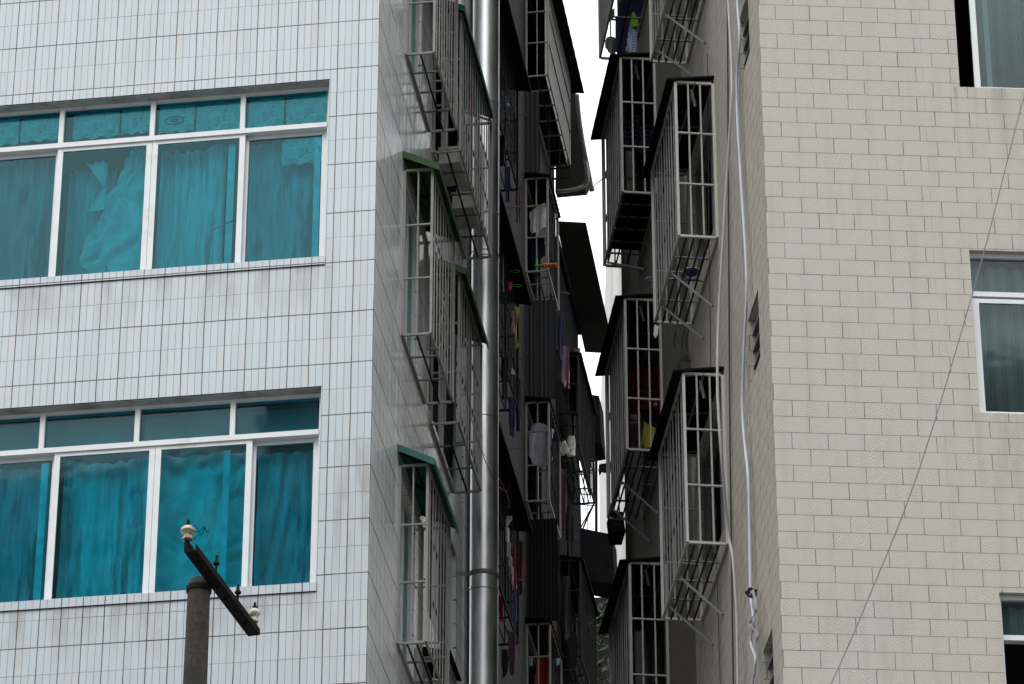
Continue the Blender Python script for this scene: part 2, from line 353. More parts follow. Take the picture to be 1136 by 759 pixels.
def empty(name, loc, rz=0, **k):
    o = bpy.data.objects.new(name, None); S.collection.objects.link(o); o.location = loc; o.rotation_euler = (0, 0, rz); o.empty_display_size = .2
    return tag(o, **k)
def one(name, mb, mat, label, cat, group=None, smooth=False):
    """a thing that is a single mesh: its origin goes to its own base"""
    xs = [v[0] for v in mb.v]; ys = [v[1] for v in mb.v]; zs = [v[2] for v in mb.v]
    c = Vector(((min(xs) + max(xs)) / 2, (min(ys) + max(ys)) / 2, min(zs)))
    mb.v = [tuple(Vector(v) - c) for v in mb.v]
    o = mb.build(name, mat, None, smooth); o.location = c
    return tag(o, label, cat, group)
def curve_pts(pts, n=10):
    P = [Vector(p) for p in pts]; out = []
    for i in range(len(P) - 1):
        p0 = P[max(i - 1, 0)]; p1 = P[i]; p2 = P[i + 1]; p3 = P[min(i + 2, len(P) - 1)]
        for k in range(n):
            t = k / n; out.append(.5 * ((2 * p1) + (p2 - p0) * t + (2 * p0 - 5 * p1 + 4 * p2 - p3) * t * t + (3 * p1 - p0 - 3 * p2 + p3) * t ** 3))
    out.append(P[-1]); return out

def wall(mb, o, d, inn, u0, u1, z0, z1, holes=(), rev=.12, uvs=1):
    """a wall face from u0 to u1 along d with real openings; the reveals go rev deep along inn"""
    us = sorted({u0, u1, *[h[0] for h in holes], *[h[1] for h in holes]}); zs = sorted({z0, z1, *[h[2] for h in holes], *[h[3] for h in holes]})
    P = lambda u, z, e=0: o + d * u + inn * e + Vector((0, 0, z))
    for a, b in zip(us, us[1:]):
        for c, e in zip(zs, zs[1:]):
            mu, mz = (a + b) / 2, (c + e) / 2
            if any(h[0] < mu < h[1] and h[2] < mz < h[3] for h in holes): continue
            mb.quad([P(a, c), P(b, c), P(b, e), P(a, e)], [(a, c), (b, c), (b, e), (a, e)])
    for h in holes:
        a, b, c, e = h[:4]; r = h[4] if len(h) > 4 else rev
        for (p, q) in (((a, c), (b, c)), ((b, c), (b, e)), ((b, e), (a, e)), ((a, e), (a, c))):
            k = (p[0] + p[1] , q[0] + q[1])
            mb.quad([P(*p), P(*q), P(*q, r), P(*p, r)], [(p[0], p[1]), (q[0], q[1]), (q[0] + (r if p[0] == q[0] else 0), q[1] + (r if p[1] == q[1] else 0)), (p[0] + (r if p[0] == q[0] else 0), p[1] + (r if p[1] == q[1] else 0))])

Z3 = Vector((0, 0, 1))
# ================================================================== SETTING
g = MB(); g.quad([(-400, -200, 0), (400, -200, 0), (400, 900, 0), (-400, 900, 0)])
tag(g.build('ground', M['ground']), kind='structure')

# ------------------------------------------------------------------ left building (own frame: x right along the front, y into the alley)
W1 = (-5.0, -.437, 19.685, 21.515); W2 = (-5.0, -.437, 16.553, 18.405)
LB = empty('apartment_building', CL, -AL, label='white tiled apartment building with teal glass windows on the left of the alley', cat='building')
TOPL = 37.0; DEP = 5.2
xv, yv = Vector((1, 0, 0)), Vector((0, 1, 0))
mb = MB()
wall(mb, Vector((0, 0, 0)), xv, yv, -14, 0, 0, TOPL, [W1, W2], .13)
LB_front = mb.build('front_wall', M['tile'], LB)
SW = [(1.48, 2.25, 22.72, 24.25), (2.9, 5.0, 22.7, 24.4), (1.48, 2.25, 19.75, 21.35), (2.9, 5.0, 19.75, 21.62), (1.48, 2.25, 16.7, 18.3), (2.9, 4.6, 17.7, 19.1), (2.95, 4.6, 16.3, 17.0)]
mb = MB(); wall(mb, Vector((0, 0, 0)), yv, -xv, 0, DEP, 0, TOPL, SW, .10)
LB_side = mb.build('side_wall', M['tile_side'], LB)
mb = MB(); mb.quad([(-14, 0, TOPL), (0, 0, TOPL), (0, DEP, TOPL), (-14, DEP, TOPL)]); mb.quad([(-14, DEP, 0), (0, DEP, 0), (0, DEP, TOPL), (-14, DEP, TOPL)]); mb.quad([(-14, 0, 0), (-14, DEP, 0), (-14, DEP, TOPL), (-14, 0, TOPL)])
mb.build('roof_and_rear', M['tile_side'], LB)
# tiled course below each sill, and a thin dark strip painting its shadow line
for (a, b, z0, z1) in (W1, W2):
    s = MB(); zb = z0 - .075
    s.quad([(a, -.012, z0 + .004), (b + .004, -.012, z0 + .004), (b + .004, -.012, zb), (a, -.012, zb)], [(a, z0), (b, z0), (b, zb), (a, zb)])
    s.quad([(a, -.012, z0 + .004), (b + .004, -.012, z0 + .004), (b + .004, .13, z0 + .004), (a, .13, z0 + .004)], [(a, z0), (b, z0), (b, z0 + .13), (a, z0 + .13)])
    s.quad([(b + .004, -.012, z0 + .004), (b + .004, .0, z0 + .004), (b + .004, .0, zb), (b + .004, -.012, zb)], [(b, z0), (b + .01, z0), (b + .01, zb), (b, zb)])
    s.build('window_sill', M['tile'], LB)
    s = MB(); s.span((a, -.011, zb - .006), (b + .002, .0, zb - .001)); s.build('dark_edge_strip', M['bar_dark'], LB)
    s = MB(); s.span((a, -.003, z1 - .001), (b + .004, .004, z1 + .007)); s.build('dark_edge_strip', M['bar_dark'], LB)  # dark drip line at the lintel edge
    s = MB(); s.span((a, .001, z1 - .006), (b - .002, .128, z1 - .001)); s.build('soffit', M['grime'], LB)

def front_window(parent, a, b, z0, z1, ztr, um, lm, fronts, stiles, mat_glass, mat_low, y0=.115, transom=.048):
    """aluminium sliding window: fixed top lights over a transom, sliding sashes on two tracks below"""
    fr = MB(); t = .045
    fr.span((a, y0 - .02, z0), (b, y0 + .07, z0 + .038)); fr.span((a, y0 - .02, z1 - .03), (b, y0 + .07, z1))
    fr.span((b - .03, y0 - .021, z0 + .038), (b, y0 + .07, z1 - .03)); fr.span((a, y0 - .021, z0 + .038), (a + .04, y0 + .07, z1 - .03))
    fr.span((a + .04, y0 - .034, ztr - transom), (b - .03, y0 + .07, ztr))
    for x in um: fr.span((x - .021, y0 - .024, ztr), (x + .021, y0 + .05, z1 - .03))
    w = fr.build('window', M['alu'], parent)
    for x0, x1 in zip([a + .04] + sorted(um), sorted(um) + [b - .03]):
        p = MB(); p.span((x0 + .0215, y0 + .012, ztr + .001), (x1 - .0215, y0 + .017, z1 - .031)); p.build('top_pane', mat_glass, w)
    xs = [a + .04] + sorted(lm) + [b - .03]; nb = lambda k: fronts[k] if 0 <= k < len(fronts) else 1
    zt, zb = ztr - transom - .002, z0 + .040
    for k, (x0, x1) in enumerate(zip(xs, xs[1:])):
        fr_ = fronts[k]; y = y0 - .018 if fr_ else y0 + .030
        sm = MB(); sw = .050; eL = .026 if fr_ and not nb(k - 1) else .0; eR = .026 if fr_ and not nb(k + 1) else .0
        xa, xb = x0 - eL + .0015, x1 + eR - .0015
        top = zt if fr_ else zt - .0; th = .034 if fr_ else .036
        sm.span((xa, y, zb), (xa + sw, y + .026, top)); sm.span((xb - sw, y, zb), (xb, y + .026, top))
        sm.span((xa + sw, y + .001, top - th), (xb - sw, y + .025, top)); sm.span((xa + sw, y + .001, zb), (xb - sw, y + .025, zb + .022))
        s = sm.build('sash', M['alu'], w)
        p = MB(); p.span((xa + sw, y + .010, zb + .022), (xb - sw, y + .015, top - th)); p.build('pane', mat_low[k] if isinstance(mat_low, list) else mat_low, w)
    for x, wd in stiles:
        p = MB(); p.span((x - wd / 2, y0 + .050, zb + .01), (x + wd / 2, y0 + .064, zt - .05)); p.build('inner_stile', M['alu_inner'], w)
    return w
front_window(LB, *W1[:2], W1[2], W1[3], 21.128, [-4.5, -3.69, -2.874, -2.045, -1.23], [-3.70, -2.868, -2.036, -1.224], [1, 0, 1, 1, 0], [(-1.33, .062), (-.56, .055), (-4.1, .06)], M['glass_teal'], [M['glass_teal']] + [M['glass_dusty'], M['glass_teal'], M['glass_teal'], M['glass_teal']])
front_window(LB, *W2[:2], W2[2], W2[3], 18.045, [-4.5, -3.70, -2.868, -2.04, -1.213], [-3.58, -2.72, -1.87, -1.06], [1, 0, 1, 1, 0], [(-2.84, .062), (-1.265, .055), (-4.1, .06)], M['glass_dusty'], [M['glass_teal'], M['glass_hazy'], M['glass_hazy'], M['glass_hazy'], M['glass_hazy']])

# small windows in the side wall behind the cages
for (a, b, z0, z1) in SW:
    m_ = MB(); x = -.085; t = .035
    m_.span((x, a, z0), (x + .05, b, z0 + t)); m_.span((x, a, z1 - t), (x + .05, b, z1)); m_.span((x, a, z0 + t), (x + .05, a + t, z1 - t)); m_.span((x, b - t, z0 + t), (x + .05, b, z1 - t)); m_.span((x + .001, (a + b) / 2 - .02, z0 + t), (x + .049, (a + b) / 2 + .02, z1 - t))
    wn2 = m_.build('side_window', M['alu'], LB)
    if b - a < 1: m_ = MB(); m_.span((x + .02, a + t, z0 + t), (x + .026, b - t, z1 - t)); m_.build('pane', M['glass_side'], wn2)

# ------------------------------------------------------------------ curtains, papers behind the teal glass (left building's frame)
def L2W(x, y, z): return CL + nL * x + uL * y + Vector((0, 0, z))
def fold_sheet(name, x0, x1, z0, z1, y, mat, label, amp=.022, nf=7, seed=1, left=None, group='curtains behind the teal windows', lean=0.0, cat='curtain', crease=0.0):
    """hanging cloth with uneven folds; left(t) bends its left edge, lean slants the folds, crease crumples it"""
    from mathutils import noise as mn
    rnd = random.Random(seed); ph = [rnd.uniform(0, 6.28) for _ in range(6)]; NX, NZ = 110, 70
    V = []; Fc = []
    for j in range(NZ + 1):
        t = j / NZ
        xl = x0 if left is None else left(t)
        for i in range(NX + 1):
            q = i / NX; x = xl + (x1 - xl) * q; z = z1 - (z1 - z0) * t
            s_ = q * nf + lean * t * nf + .35 * sin(q * 5 + ph[1]) + .12 * sin(t * 3 + ph[2])
            d = amp * (abs(sin(s_ * 3.14 + ph[0])) ** .8 * 1.6 * (.6 + .4 * sin(q * 7 + ph[3])) - .8 + .35 * sin(s_ * 9 + ph[4]) * (1 - .5 * t))
            d += amp * .8 * mn.noise(Vector((x * 2.2, z * .9, seed)))
            if crease:
                a = (x * .75 - z * .55) * 5 + 1.5 * mn.noise(Vector((x * 3, z * 3, seed + 9)))
                d += crease * (abs(mn.noise(Vector((a, (x + z) * 1.6, seed * 1.7)))) * 1.6 + .35 * abs(mn.noise(Vector((x * 8, z * 8, seed)))))
            z += .010 * abs(sin(s_ * 3.14 + ph[0])) * (1 - t)
            V.append(tuple(L2W(x, y + .03 - d, z)))
    for j in range(NZ):
        for i in range(NX):
            a = j * (NX + 1) + i; Fc.append((a, a + 1, a + NX + 2, a + NX + 1))
    c = Vector(V[len(V) // 2]); c.z = min(v[2] for v in V)
    me = bpy.data.meshes.new(name); me.from_pydata([tuple(Vector(v) - c) for v in V], [], Fc); me.materials.append(mat)
    for p in me.polygons: p.use_smooth = True
    o = bpy.data.objects.new(name, me); S.collection.objects.link(o); o.location = c
    return tag(o, label, cat, group)
fold_sheet('curtain', -3.66, -2.93, 19.70, 21.1, .23, M['curtain_b'], 'dull blue curtain in the upper window, farthest left pane of the photo', .016, 4, 3)
fold_sheet('curtain', -2.83, -2.40, 19.70, 20.95, .28, M['curtain_b'], 'dim narrow curtain strip left of the crumpled sheet in the upper window', .02, 3, 4)
fold_sheet('curtain', -2.4, -2.075, 19.70, 21.1, .27, M['curtain_x'], 'crumpled pale sheet pulled aside diagonally in the upper window', .022, 1.6, 5, crease=.10,
           left=lambda t: -2.27 - .42 * min(1, t / .78) + (0.0 if t < .78 else (t - .78) * 1.1), lean=.8)
fold_sheet('curtain', -2.0, -1.40, 19.70, 21.07, .26, M['curtain'], 'straight hanging curtain in the upper window beside the bright cyan stile', .055, 3.4, 6)
fold_sheet('curtain', -1.19, -.60, 19.70, 21.07, .24, M['curtain_b'], 'darker curtain in the upper window, rightmost pane under the pinned paper', .022, 4, 8)
fold_sheet('curtain', -3.56, -2.76, 16.58, 17.95, .23, M['curtain_b'], 'curtain in the lower window, farthest left pane with a pale stile', .018, 5, 9)
fold_sheet('curtain', -2.70, -1.90, 16.58, 17.98, .27, M['curtain'], 'gathered curtain filling the second pane of the lower window', .045, 4.5, 10, crease=.03)
fold_sheet('curtain', -1.86, -1.10, 16.58, 17.98, .26, M['curtain_x'], 'bright smooth curtain in the lower window behind the utility pole insulator', .03, 2.3, 11, lean=.3, crease=.05)
fold_sheet('curtain', -1.02, -.45, 16.58, 17.95, .26, M['curtain_b'], 'dark slanting curtain in the rightmost pane of the lower window', .03, 2.5, 12, lean=.5)
fold_sheet('curtain', -3.68, -2.06, 18.06, 18.37, .24, M['curtain_g'], 'grey blind cloth across the left top lights of the lower window', .012, 4, 13)
fold_sheet('curtain', -2.02, -.50, 18.06, 18.37, .26, M['curtain_g'], 'grey blind cloth across the right top lights of the lower window', .012, 4, 14)
fold_sheet('curtain', -2.62, -2.47, 20.72, 20.98, .19, M['curtain_x'], 'small torn scrap of sheet dangling at the top of the crumpled sheet', .02, 2, 16, left=lambda t: -2.66 + .16 * t)
fold_sheet('curtain', -2.56, -2.47, 20.48, 20.70, .19, M['curtain_x'], 'little triangular cloth scrap below the torn scrap in the upper window', .012, 1.5, 17, left=lambda t: -2.50 - .13 * t)
def paper(x0, x1, z0, z1, y, label, seed):
    rnd = random.Random(seed); mb = MB(); N = 14
    for i in range(N):
        for j in range(5):
            def P(i, j):
                x = x0 + (x1 - x0) * i / N; z = z0 + (z1 - z0) * j / 5
                if j == 0: z += .012 * sin(i * 1.3 + seed)
                return L2W(x, y + .004 * sin(i * .9 + j + seed), z)
            mb.quad([P(i, j), P(i + 1, j), P(i + 1, j + 1), P(i, j + 1)])
    o = one('newspaper', mb, M['paper'], label, 'newspaper', 'papers stuck inside the top lights')
    md = o.modifiers.new('thickness', 'SOLIDIFY'); md.thickness = .001
paper(-3.66, -3.28, 21.20, 21.47, .150, 'faded newspaper at the far left of the upper top lights', 1)
paper(-3.26, -2.91, 21.215, 21.46, .151, 'faded newspaper with dark pictures left of the first top light bar', 2)
paper(-2.78, -2.36, 21.20, 21.46, .150, 'plain faded newspaper just right of the first top light bar', 3)
paper(-2.34, -2.08, 21.215, 21.47, .152, 'narrow newspaper against the second top light bar', 4)
paper(-2.0, -1.68, 21.19, 21.47, .150, 'newspaper in the third top light, its left half', 5)
paper(-1.66, -1.26, 21.165, 21.47, .152, 'newspaper in the third top light, its right half', 6)
paper(-1.19, -.87, 21.17, 21.47, .150, 'newspaper in the last top light, next to the bar', 7)
paper(-.85, -.475, 21.175, 21.47, .152, 'newspaper in the last top light, beside the window corner', 8)
paper(-.88, -.52, 20.77, 21.03, .168, 'pale notice sheet pinned high in the rightmost upper pane', 9)

q = MB(); c = L2W(-1.86, .146, 21.315)
q.tube([c + nL * (.085 * cos(a / 28 * 2 * pi)) + Z3 * (.042 * sin(a / 28 * 2 * pi)) for a in range(29)], .008, 6)
q.tube([c + nL * (.035 * cos(a / 20 * 2 * pi)) + Z3 * (.014 * sin(a / 20 * 2 * pi)) for a in range(21)], .006, 6)
one('paper_emblem', q, M['blue_plastic_ink'], 'blue oval emblem on the paper in the third top light of the upper window', 'emblem', None, True)
q = MB()
for a, b in (((-1.475, 20.12), (-1.285, 20.20)), ((-1.475, 20.12), (-1.455, 19.98)), ((-1.46, 20.0), (-1.345, 19.74))): q.bar(L2W(a[0], .118, a[1]), L2W(b[0], .118, b[1]), .022, .002)
one('tape_strip', q, M['tape'], 'old bent strip of pale tape on the glass beside the cyan stile', 'tape')

# ------------------------------------------------------------------ right building
RB = empty('apartment_building', CR, 0, label='beige block-clad apartment building on the right of the alley', cat='building')
RW = [(1.70, 4.0, 20.80, 22.6), (1.69, 4.0, 17.62, 19.17), (1.75, 4.0, 14.45, 15.99)]
fx = fR; fy = Vector((-sin(BR), cos(BR), 0))
mb = MB(); wall(mb, Vector((0, 0, 0)), fx, fy, 0, 16, 0, TOPL, RW, .09); mb.build('front_wall', M['block'], RB)
SV = [(.495, .99, 21.44, 22.08, .2), (.51, 1.03, 18.38, 19.03, .2), (.41, .86, 15.15, 15.83, .2)]
SWB = [(2.6, 3.95, 23.75, 25.2, .15), (2.6, 3.95, 20.95, 22.35, .15), (2.6, 3.95, 17.85, 19.2, .15), (6.15, 7.4, 26.2, 27.5, .15), (6.15, 7.4, 23.5, 25.0, .15), (6.15, 7.4, 20.5, 22.1, .15), (6.15, 7.4, 17.5, 19.1, .15)]
SWR = SWB
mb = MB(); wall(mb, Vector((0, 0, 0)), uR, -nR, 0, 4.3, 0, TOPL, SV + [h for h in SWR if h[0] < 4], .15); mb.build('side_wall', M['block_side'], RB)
mb = MB(); wall(mb, Vector((0, 0, 0)), uR, -nR, 4.3, 8.75, 0, TOPL, [h for h in SWR if h[0] > 4], .15); mb.build('shade_toned_side_wall', M['block_shaded'], RB)  # deeper stretch of the same wall, its shade put into the block colour
mb = MB(); A = uR * 8.75; B = fR * 16; C_ = B + fy * 8.75
for z in (TOPL,): mb.quad([Vector((0, 0, z)), B + Z3 * z, C_ + Z3 * z, A + Z3 * z])
mb.quad([A, C_, C_ + Z3 * TOPL, A + Z3 * TOPL]); mb.quad([B, C_, C_ + Z3 * TOPL, B + Z3 * TOPL]); mb.build('roof_and_rear', M['block_side'], RB)
# louvred vents
for (a, b, z0, z1, r) in SV:
    fr = MB(); blk = MB()
    n = 4
    for k in range(n):
        zc = z0 + (z1 - z0) * (k + .5) / n
        P0 = uR * a - nR * .03 + Z3 * (zc - .05); P1 = uR * b - nR * .03 + Z3 * (zc - .05)
        P2 = P1 - nR * .15 + Z3 * .13; P3 = P0 - nR * .15 + Z3 * .13
        blk.quad([P0, P1, P2, P3]); e = Z3 * .02; blk.quad([P0 - e, P1 - e, P2 - e, P3 - e]); blk.quad([P0, P1, P1 - e, P0 - e])
    blk.build('louvre_vent', M['block_side'], RB)
    bk = MB(); o_ = -nR * .21
    bk.quad([uR * a + o_ + Z3 * z0, uR * b + o_ + Z3 * z0, uR * b + o_ + Z3 * z1, uR * a + o_ + Z3 * z1]); bk.build('vent_back', M['black_room'], RB)

def fbox(mb, a, b, y0, y1, z0, z1):   # box in the right front's frame
    c = fx * ((a + b) / 2) + fy * ((y0 + y1) / 2) + Z3 * ((z0 + z1) / 2)
    mb.box(c, ((b - a) / 2, (y1 - y0) / 2, (z1 - z0) / 2), fx, fy, Z3)
def rwin(spec, dark_from=None, transom=None, open_low=False, jamb=.03, stile=None):
    a, b, z0, z1 = spec; m_ = MB(); Y = .055
    fbox(m_, a, b, Y, Y + .07, z0, z0 + .022); fbox(m_, a, b, Y, Y + .07, z1 - .035, z1); fbox(m_, a, a + jamb, Y - .001, Y + .069, z0 + .022, z1 - .035)
    fbox(m_, b - .05, b, Y, Y + .07, z0 + .022, z1 - .035); fbox(m_, b * .5 + a * .5 - .03, b * .5 + a * .5 + .03, Y + .001, Y + .068, z0 + .022, z1 - .035)
    if transom: fbox(m_, a + jamb, b - .05, Y - .004, Y + .066, transom - .045, transom)
    w_ = m_.build('window', M['alu'], RB)
    top = (transom - .045) if transom else z1 - .035
    if transom:
        p = MB(); fbox(p, a + jamb, b - .05, Y + .03, Y + .035, transom, z1 - .035); p.build('top_pane', M['glass_grey'], w_)
    x0 = dark_from if dark_from else a + jamb
    if not open_low:
        s_ = MB(); sw = .05
        fbox(s_, x0, x0 + sw, Y + .002, Y + .03, z0 + .023, top - .02); fbox(s_, x0 + sw, x0 + 1.0, Y + .002, Y + .03, z0 + .023, z0 + .045); fbox(s_, x0 + sw, x0 + 1.0, Y + .002, Y + .03, top - .06, top - .02)
        if stile: fbox(s_, x0 + stile, x0 + stile + .045, Y + .05, Y + .068, z0 + .023, top - .02)
        s_.build('sash', M['alu'], w_)
        p = MB(); fbox(p, x0 + sw, x0 + 1.0, Y + .012, Y + .018, z0 + .045, top - .06); p.build('pane', M['glass_grey'], w_)
    return w_
rwin(RW[0], dark_from=1.845, jamb=.012, stile=.12)
rwin(RW[1], transom=18.80, jamb=.012)
rwin(RW[2], transom=15.64, open_low=True, jamb=.02)
def rcurtain(a, b, z0, z1, lab, seed):
    rnd = random.Random(seed); mb = MB(); N = 60
    for i in range(N):
        x, x2 = a + (b - a) * i / N, a + (b - a) * (i + 1) / N
        f = lambda q: .17 + .02 * sin(q * 55 + seed) + .01 * sin(q * 23 + seed * 2)
        P = lambda q, z: CR + fx * q + fy * f(q) + Z3 * z
        mb.quad([P(x, z0), P(x2, z0), P(x2, z1), P(x, z1)])
    o = one('curtain', mb, M['curtain_g'], lab, 'curtain', 'curtains in the beige building', True)
    md = o.modifiers.new('thickness', 'SOLIDIFY'); md.thickness = .002
rcurtain(1.87, 3.0, 20.84, 22.5, 'grey green curtain in the top right window beside a dark open half', 1)
rcurtain(1.72, 3.0, 17.66, 19.10, 'grey green curtain filling the middle right window', 2)
rcurtain(1.78, 3.0, 15.66, 15.93, 'short grey curtain behind the top light of the lowest right window', 3)

# side windows of the right building: teal sash half, dark open half
for (a, b, z0, z1, r) in SWR:
    m_ = MB(); y = -.10
    def sb(mb, s0, s1, n0, n1, za, zb): mb.box(uR * ((s0 + s1) / 2) + nR * ((n0 + n1) / 2) + Z3 * ((za + zb) / 2), ((s1 - s0) / 2, (n1 - n0) / 2, (zb - za) / 2), uR, nR, Z3)
    t = .035; mid = a + (b - a) * .30
    sb(m_, a, b, y, y + .05, z0, z0 + t); sb(m_, a, b, y, y + .05, z1 - t, z1); sb(m_, a, a + t, y, y + .05, z0 + t, z1 - t); sb(m_, b - t, b, y, y + .05, z0 + t, z1 - t); sb(m_, mid - .02, mid + .02, y + .001, y + .049, z0 + t, z1 - t)
    w_ = m_.build('side_window', M['bar_grey'], RB)
    p = MB(); sb(p, a + t, mid - .02, y + .02, y + .026, z0 + t, z1 - t); p.build('pane', M['glass_side'], w_)

# ------------------------------------------------------------------ building behind the left one, pale far facade, dark low block
RO = -.57
BB = empty('apartment_building', LP(RO, 7.2, 0), -AL, label='shade-toned apartment building deep in the alley behind the steel duct', cat='building')
holes = []
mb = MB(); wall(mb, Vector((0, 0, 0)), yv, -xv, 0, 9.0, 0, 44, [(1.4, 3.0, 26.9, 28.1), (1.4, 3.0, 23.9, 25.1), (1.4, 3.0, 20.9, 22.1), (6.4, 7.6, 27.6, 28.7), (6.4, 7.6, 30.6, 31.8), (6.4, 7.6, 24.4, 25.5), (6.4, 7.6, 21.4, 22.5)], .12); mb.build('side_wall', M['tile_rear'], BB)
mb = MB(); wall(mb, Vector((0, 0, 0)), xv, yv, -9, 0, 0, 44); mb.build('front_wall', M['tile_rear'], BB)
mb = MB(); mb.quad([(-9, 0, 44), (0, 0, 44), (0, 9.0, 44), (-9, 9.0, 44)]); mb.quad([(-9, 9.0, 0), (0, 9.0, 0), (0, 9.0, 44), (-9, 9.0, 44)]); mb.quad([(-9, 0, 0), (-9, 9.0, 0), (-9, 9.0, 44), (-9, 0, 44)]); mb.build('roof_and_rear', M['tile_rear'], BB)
lo = MB(); A_ = RO
def slab(mb, n0, n1, s0, s1, z0, z1):
    mb.box(LP((n0 + n1) / 2, (s0 + s1) / 2, (z0 + z1) / 2), ((n1 - n0) / 2, (s1 - s0) / 2, (z1 - z0) / 2), nL, uL, Z3)
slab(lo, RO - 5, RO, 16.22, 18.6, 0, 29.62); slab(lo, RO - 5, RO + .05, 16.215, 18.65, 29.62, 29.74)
one('apartment_building', lo, M['roof_black'], 'lower shade-toned building at the far end, under the big plain awning', 'building')  # black colour paints the shade on this block
pf = MB(); p0 = Vector((1.70, 60, 0))
wall(pf, p0, Vector((1, .05, 0)).normalized(), Vector((0, 1, 0)), 0, 14, 0, 39.5)
wall(pf, p0, Vector((0, 1, 0)), Vector((1, 0, 0)), 0, 10, 0, 39.5)
wall(pf, p0 + Vector((14, .7, 0)), Vector((0, 1, 0)), Vector((-1, 0, 0)), 0, 10, 0, 39.5)
pf.quad([p0 + Vector((0, 0, 39.5)), p0 + Vector((14, .7, 39.5)), p0 + Vector((14, 10.7, 39.5)), p0 + Vector((0, 10, 39.5))])
one('apartment_building', pf, M['pale_facade'], 'pale ribbed building glimpsed at the far end of the alley', 'building')
dkb = MB(); dkb.span((-2.2, 55, 0), (3.8, 59, 28.6)); dkb.span((-2.3, 54.8, 28.6), (3.9, 59.1, 28.8))
for i in range(9): dkb.span((-2.0 + i * .62, 54.93, 25.5), (-1.7 + i * .62, 55.0, 26.9))
one('low_building', dkb, M['roof_grey'], 'dark low block closing the far end of the alley below the sky', 'building')

# block of flats across the street, behind the camera: seen only mirrored in the window panes, and it shades the low sky
m_, t_, b_ = newmat('street_facade'); tc_ = t_.n('ShaderNodeTexCoord'); sp_ = t_.n('ShaderNodeSeparateXYZ'); t_.t.links.new(tc_.outputs['Object'], sp_.inputs[0])
fu_ = t_.math('FRACT', t_.math('DIVIDE', sp_.outputs[0], 3.2)); fv_ = t_.math('FRACT', t_.math('DIVIDE', sp_.outputs[2], 3.0))
wm_ = t_.math('MULTIPLY', t_.math('GREATER_THAN', .3, t_.math('ABSOLUTE', t_.math('SUBTRACT', fu_, .5))), t_.math('GREATER_THAN', .27, t_.math('ABSOLUTE', t_.math('SUBTRACT', fv_, .5))))
setc(t_, b_.inputs['Base Color'], t_.mix(wm_, (.30, .29, .27), (.04, .045, .05))); b_.inputs['Roughness'].default_value = .7
q = MB(); q.span((-34, -28, 0), (30, -15, 44)); q.span((-20, -26, 44), (-12, -18, 47)); q.span((6, -25, 44), (12, -17, 46.5))
for k in range(14): q.span((-34, -15.0, 3 * k + 2.9), (30, -14.4, 3 * k + 3.05))
one('block_of_flats', q, m_, 'grey block of flats mirrored in the teal window panes', 'building')
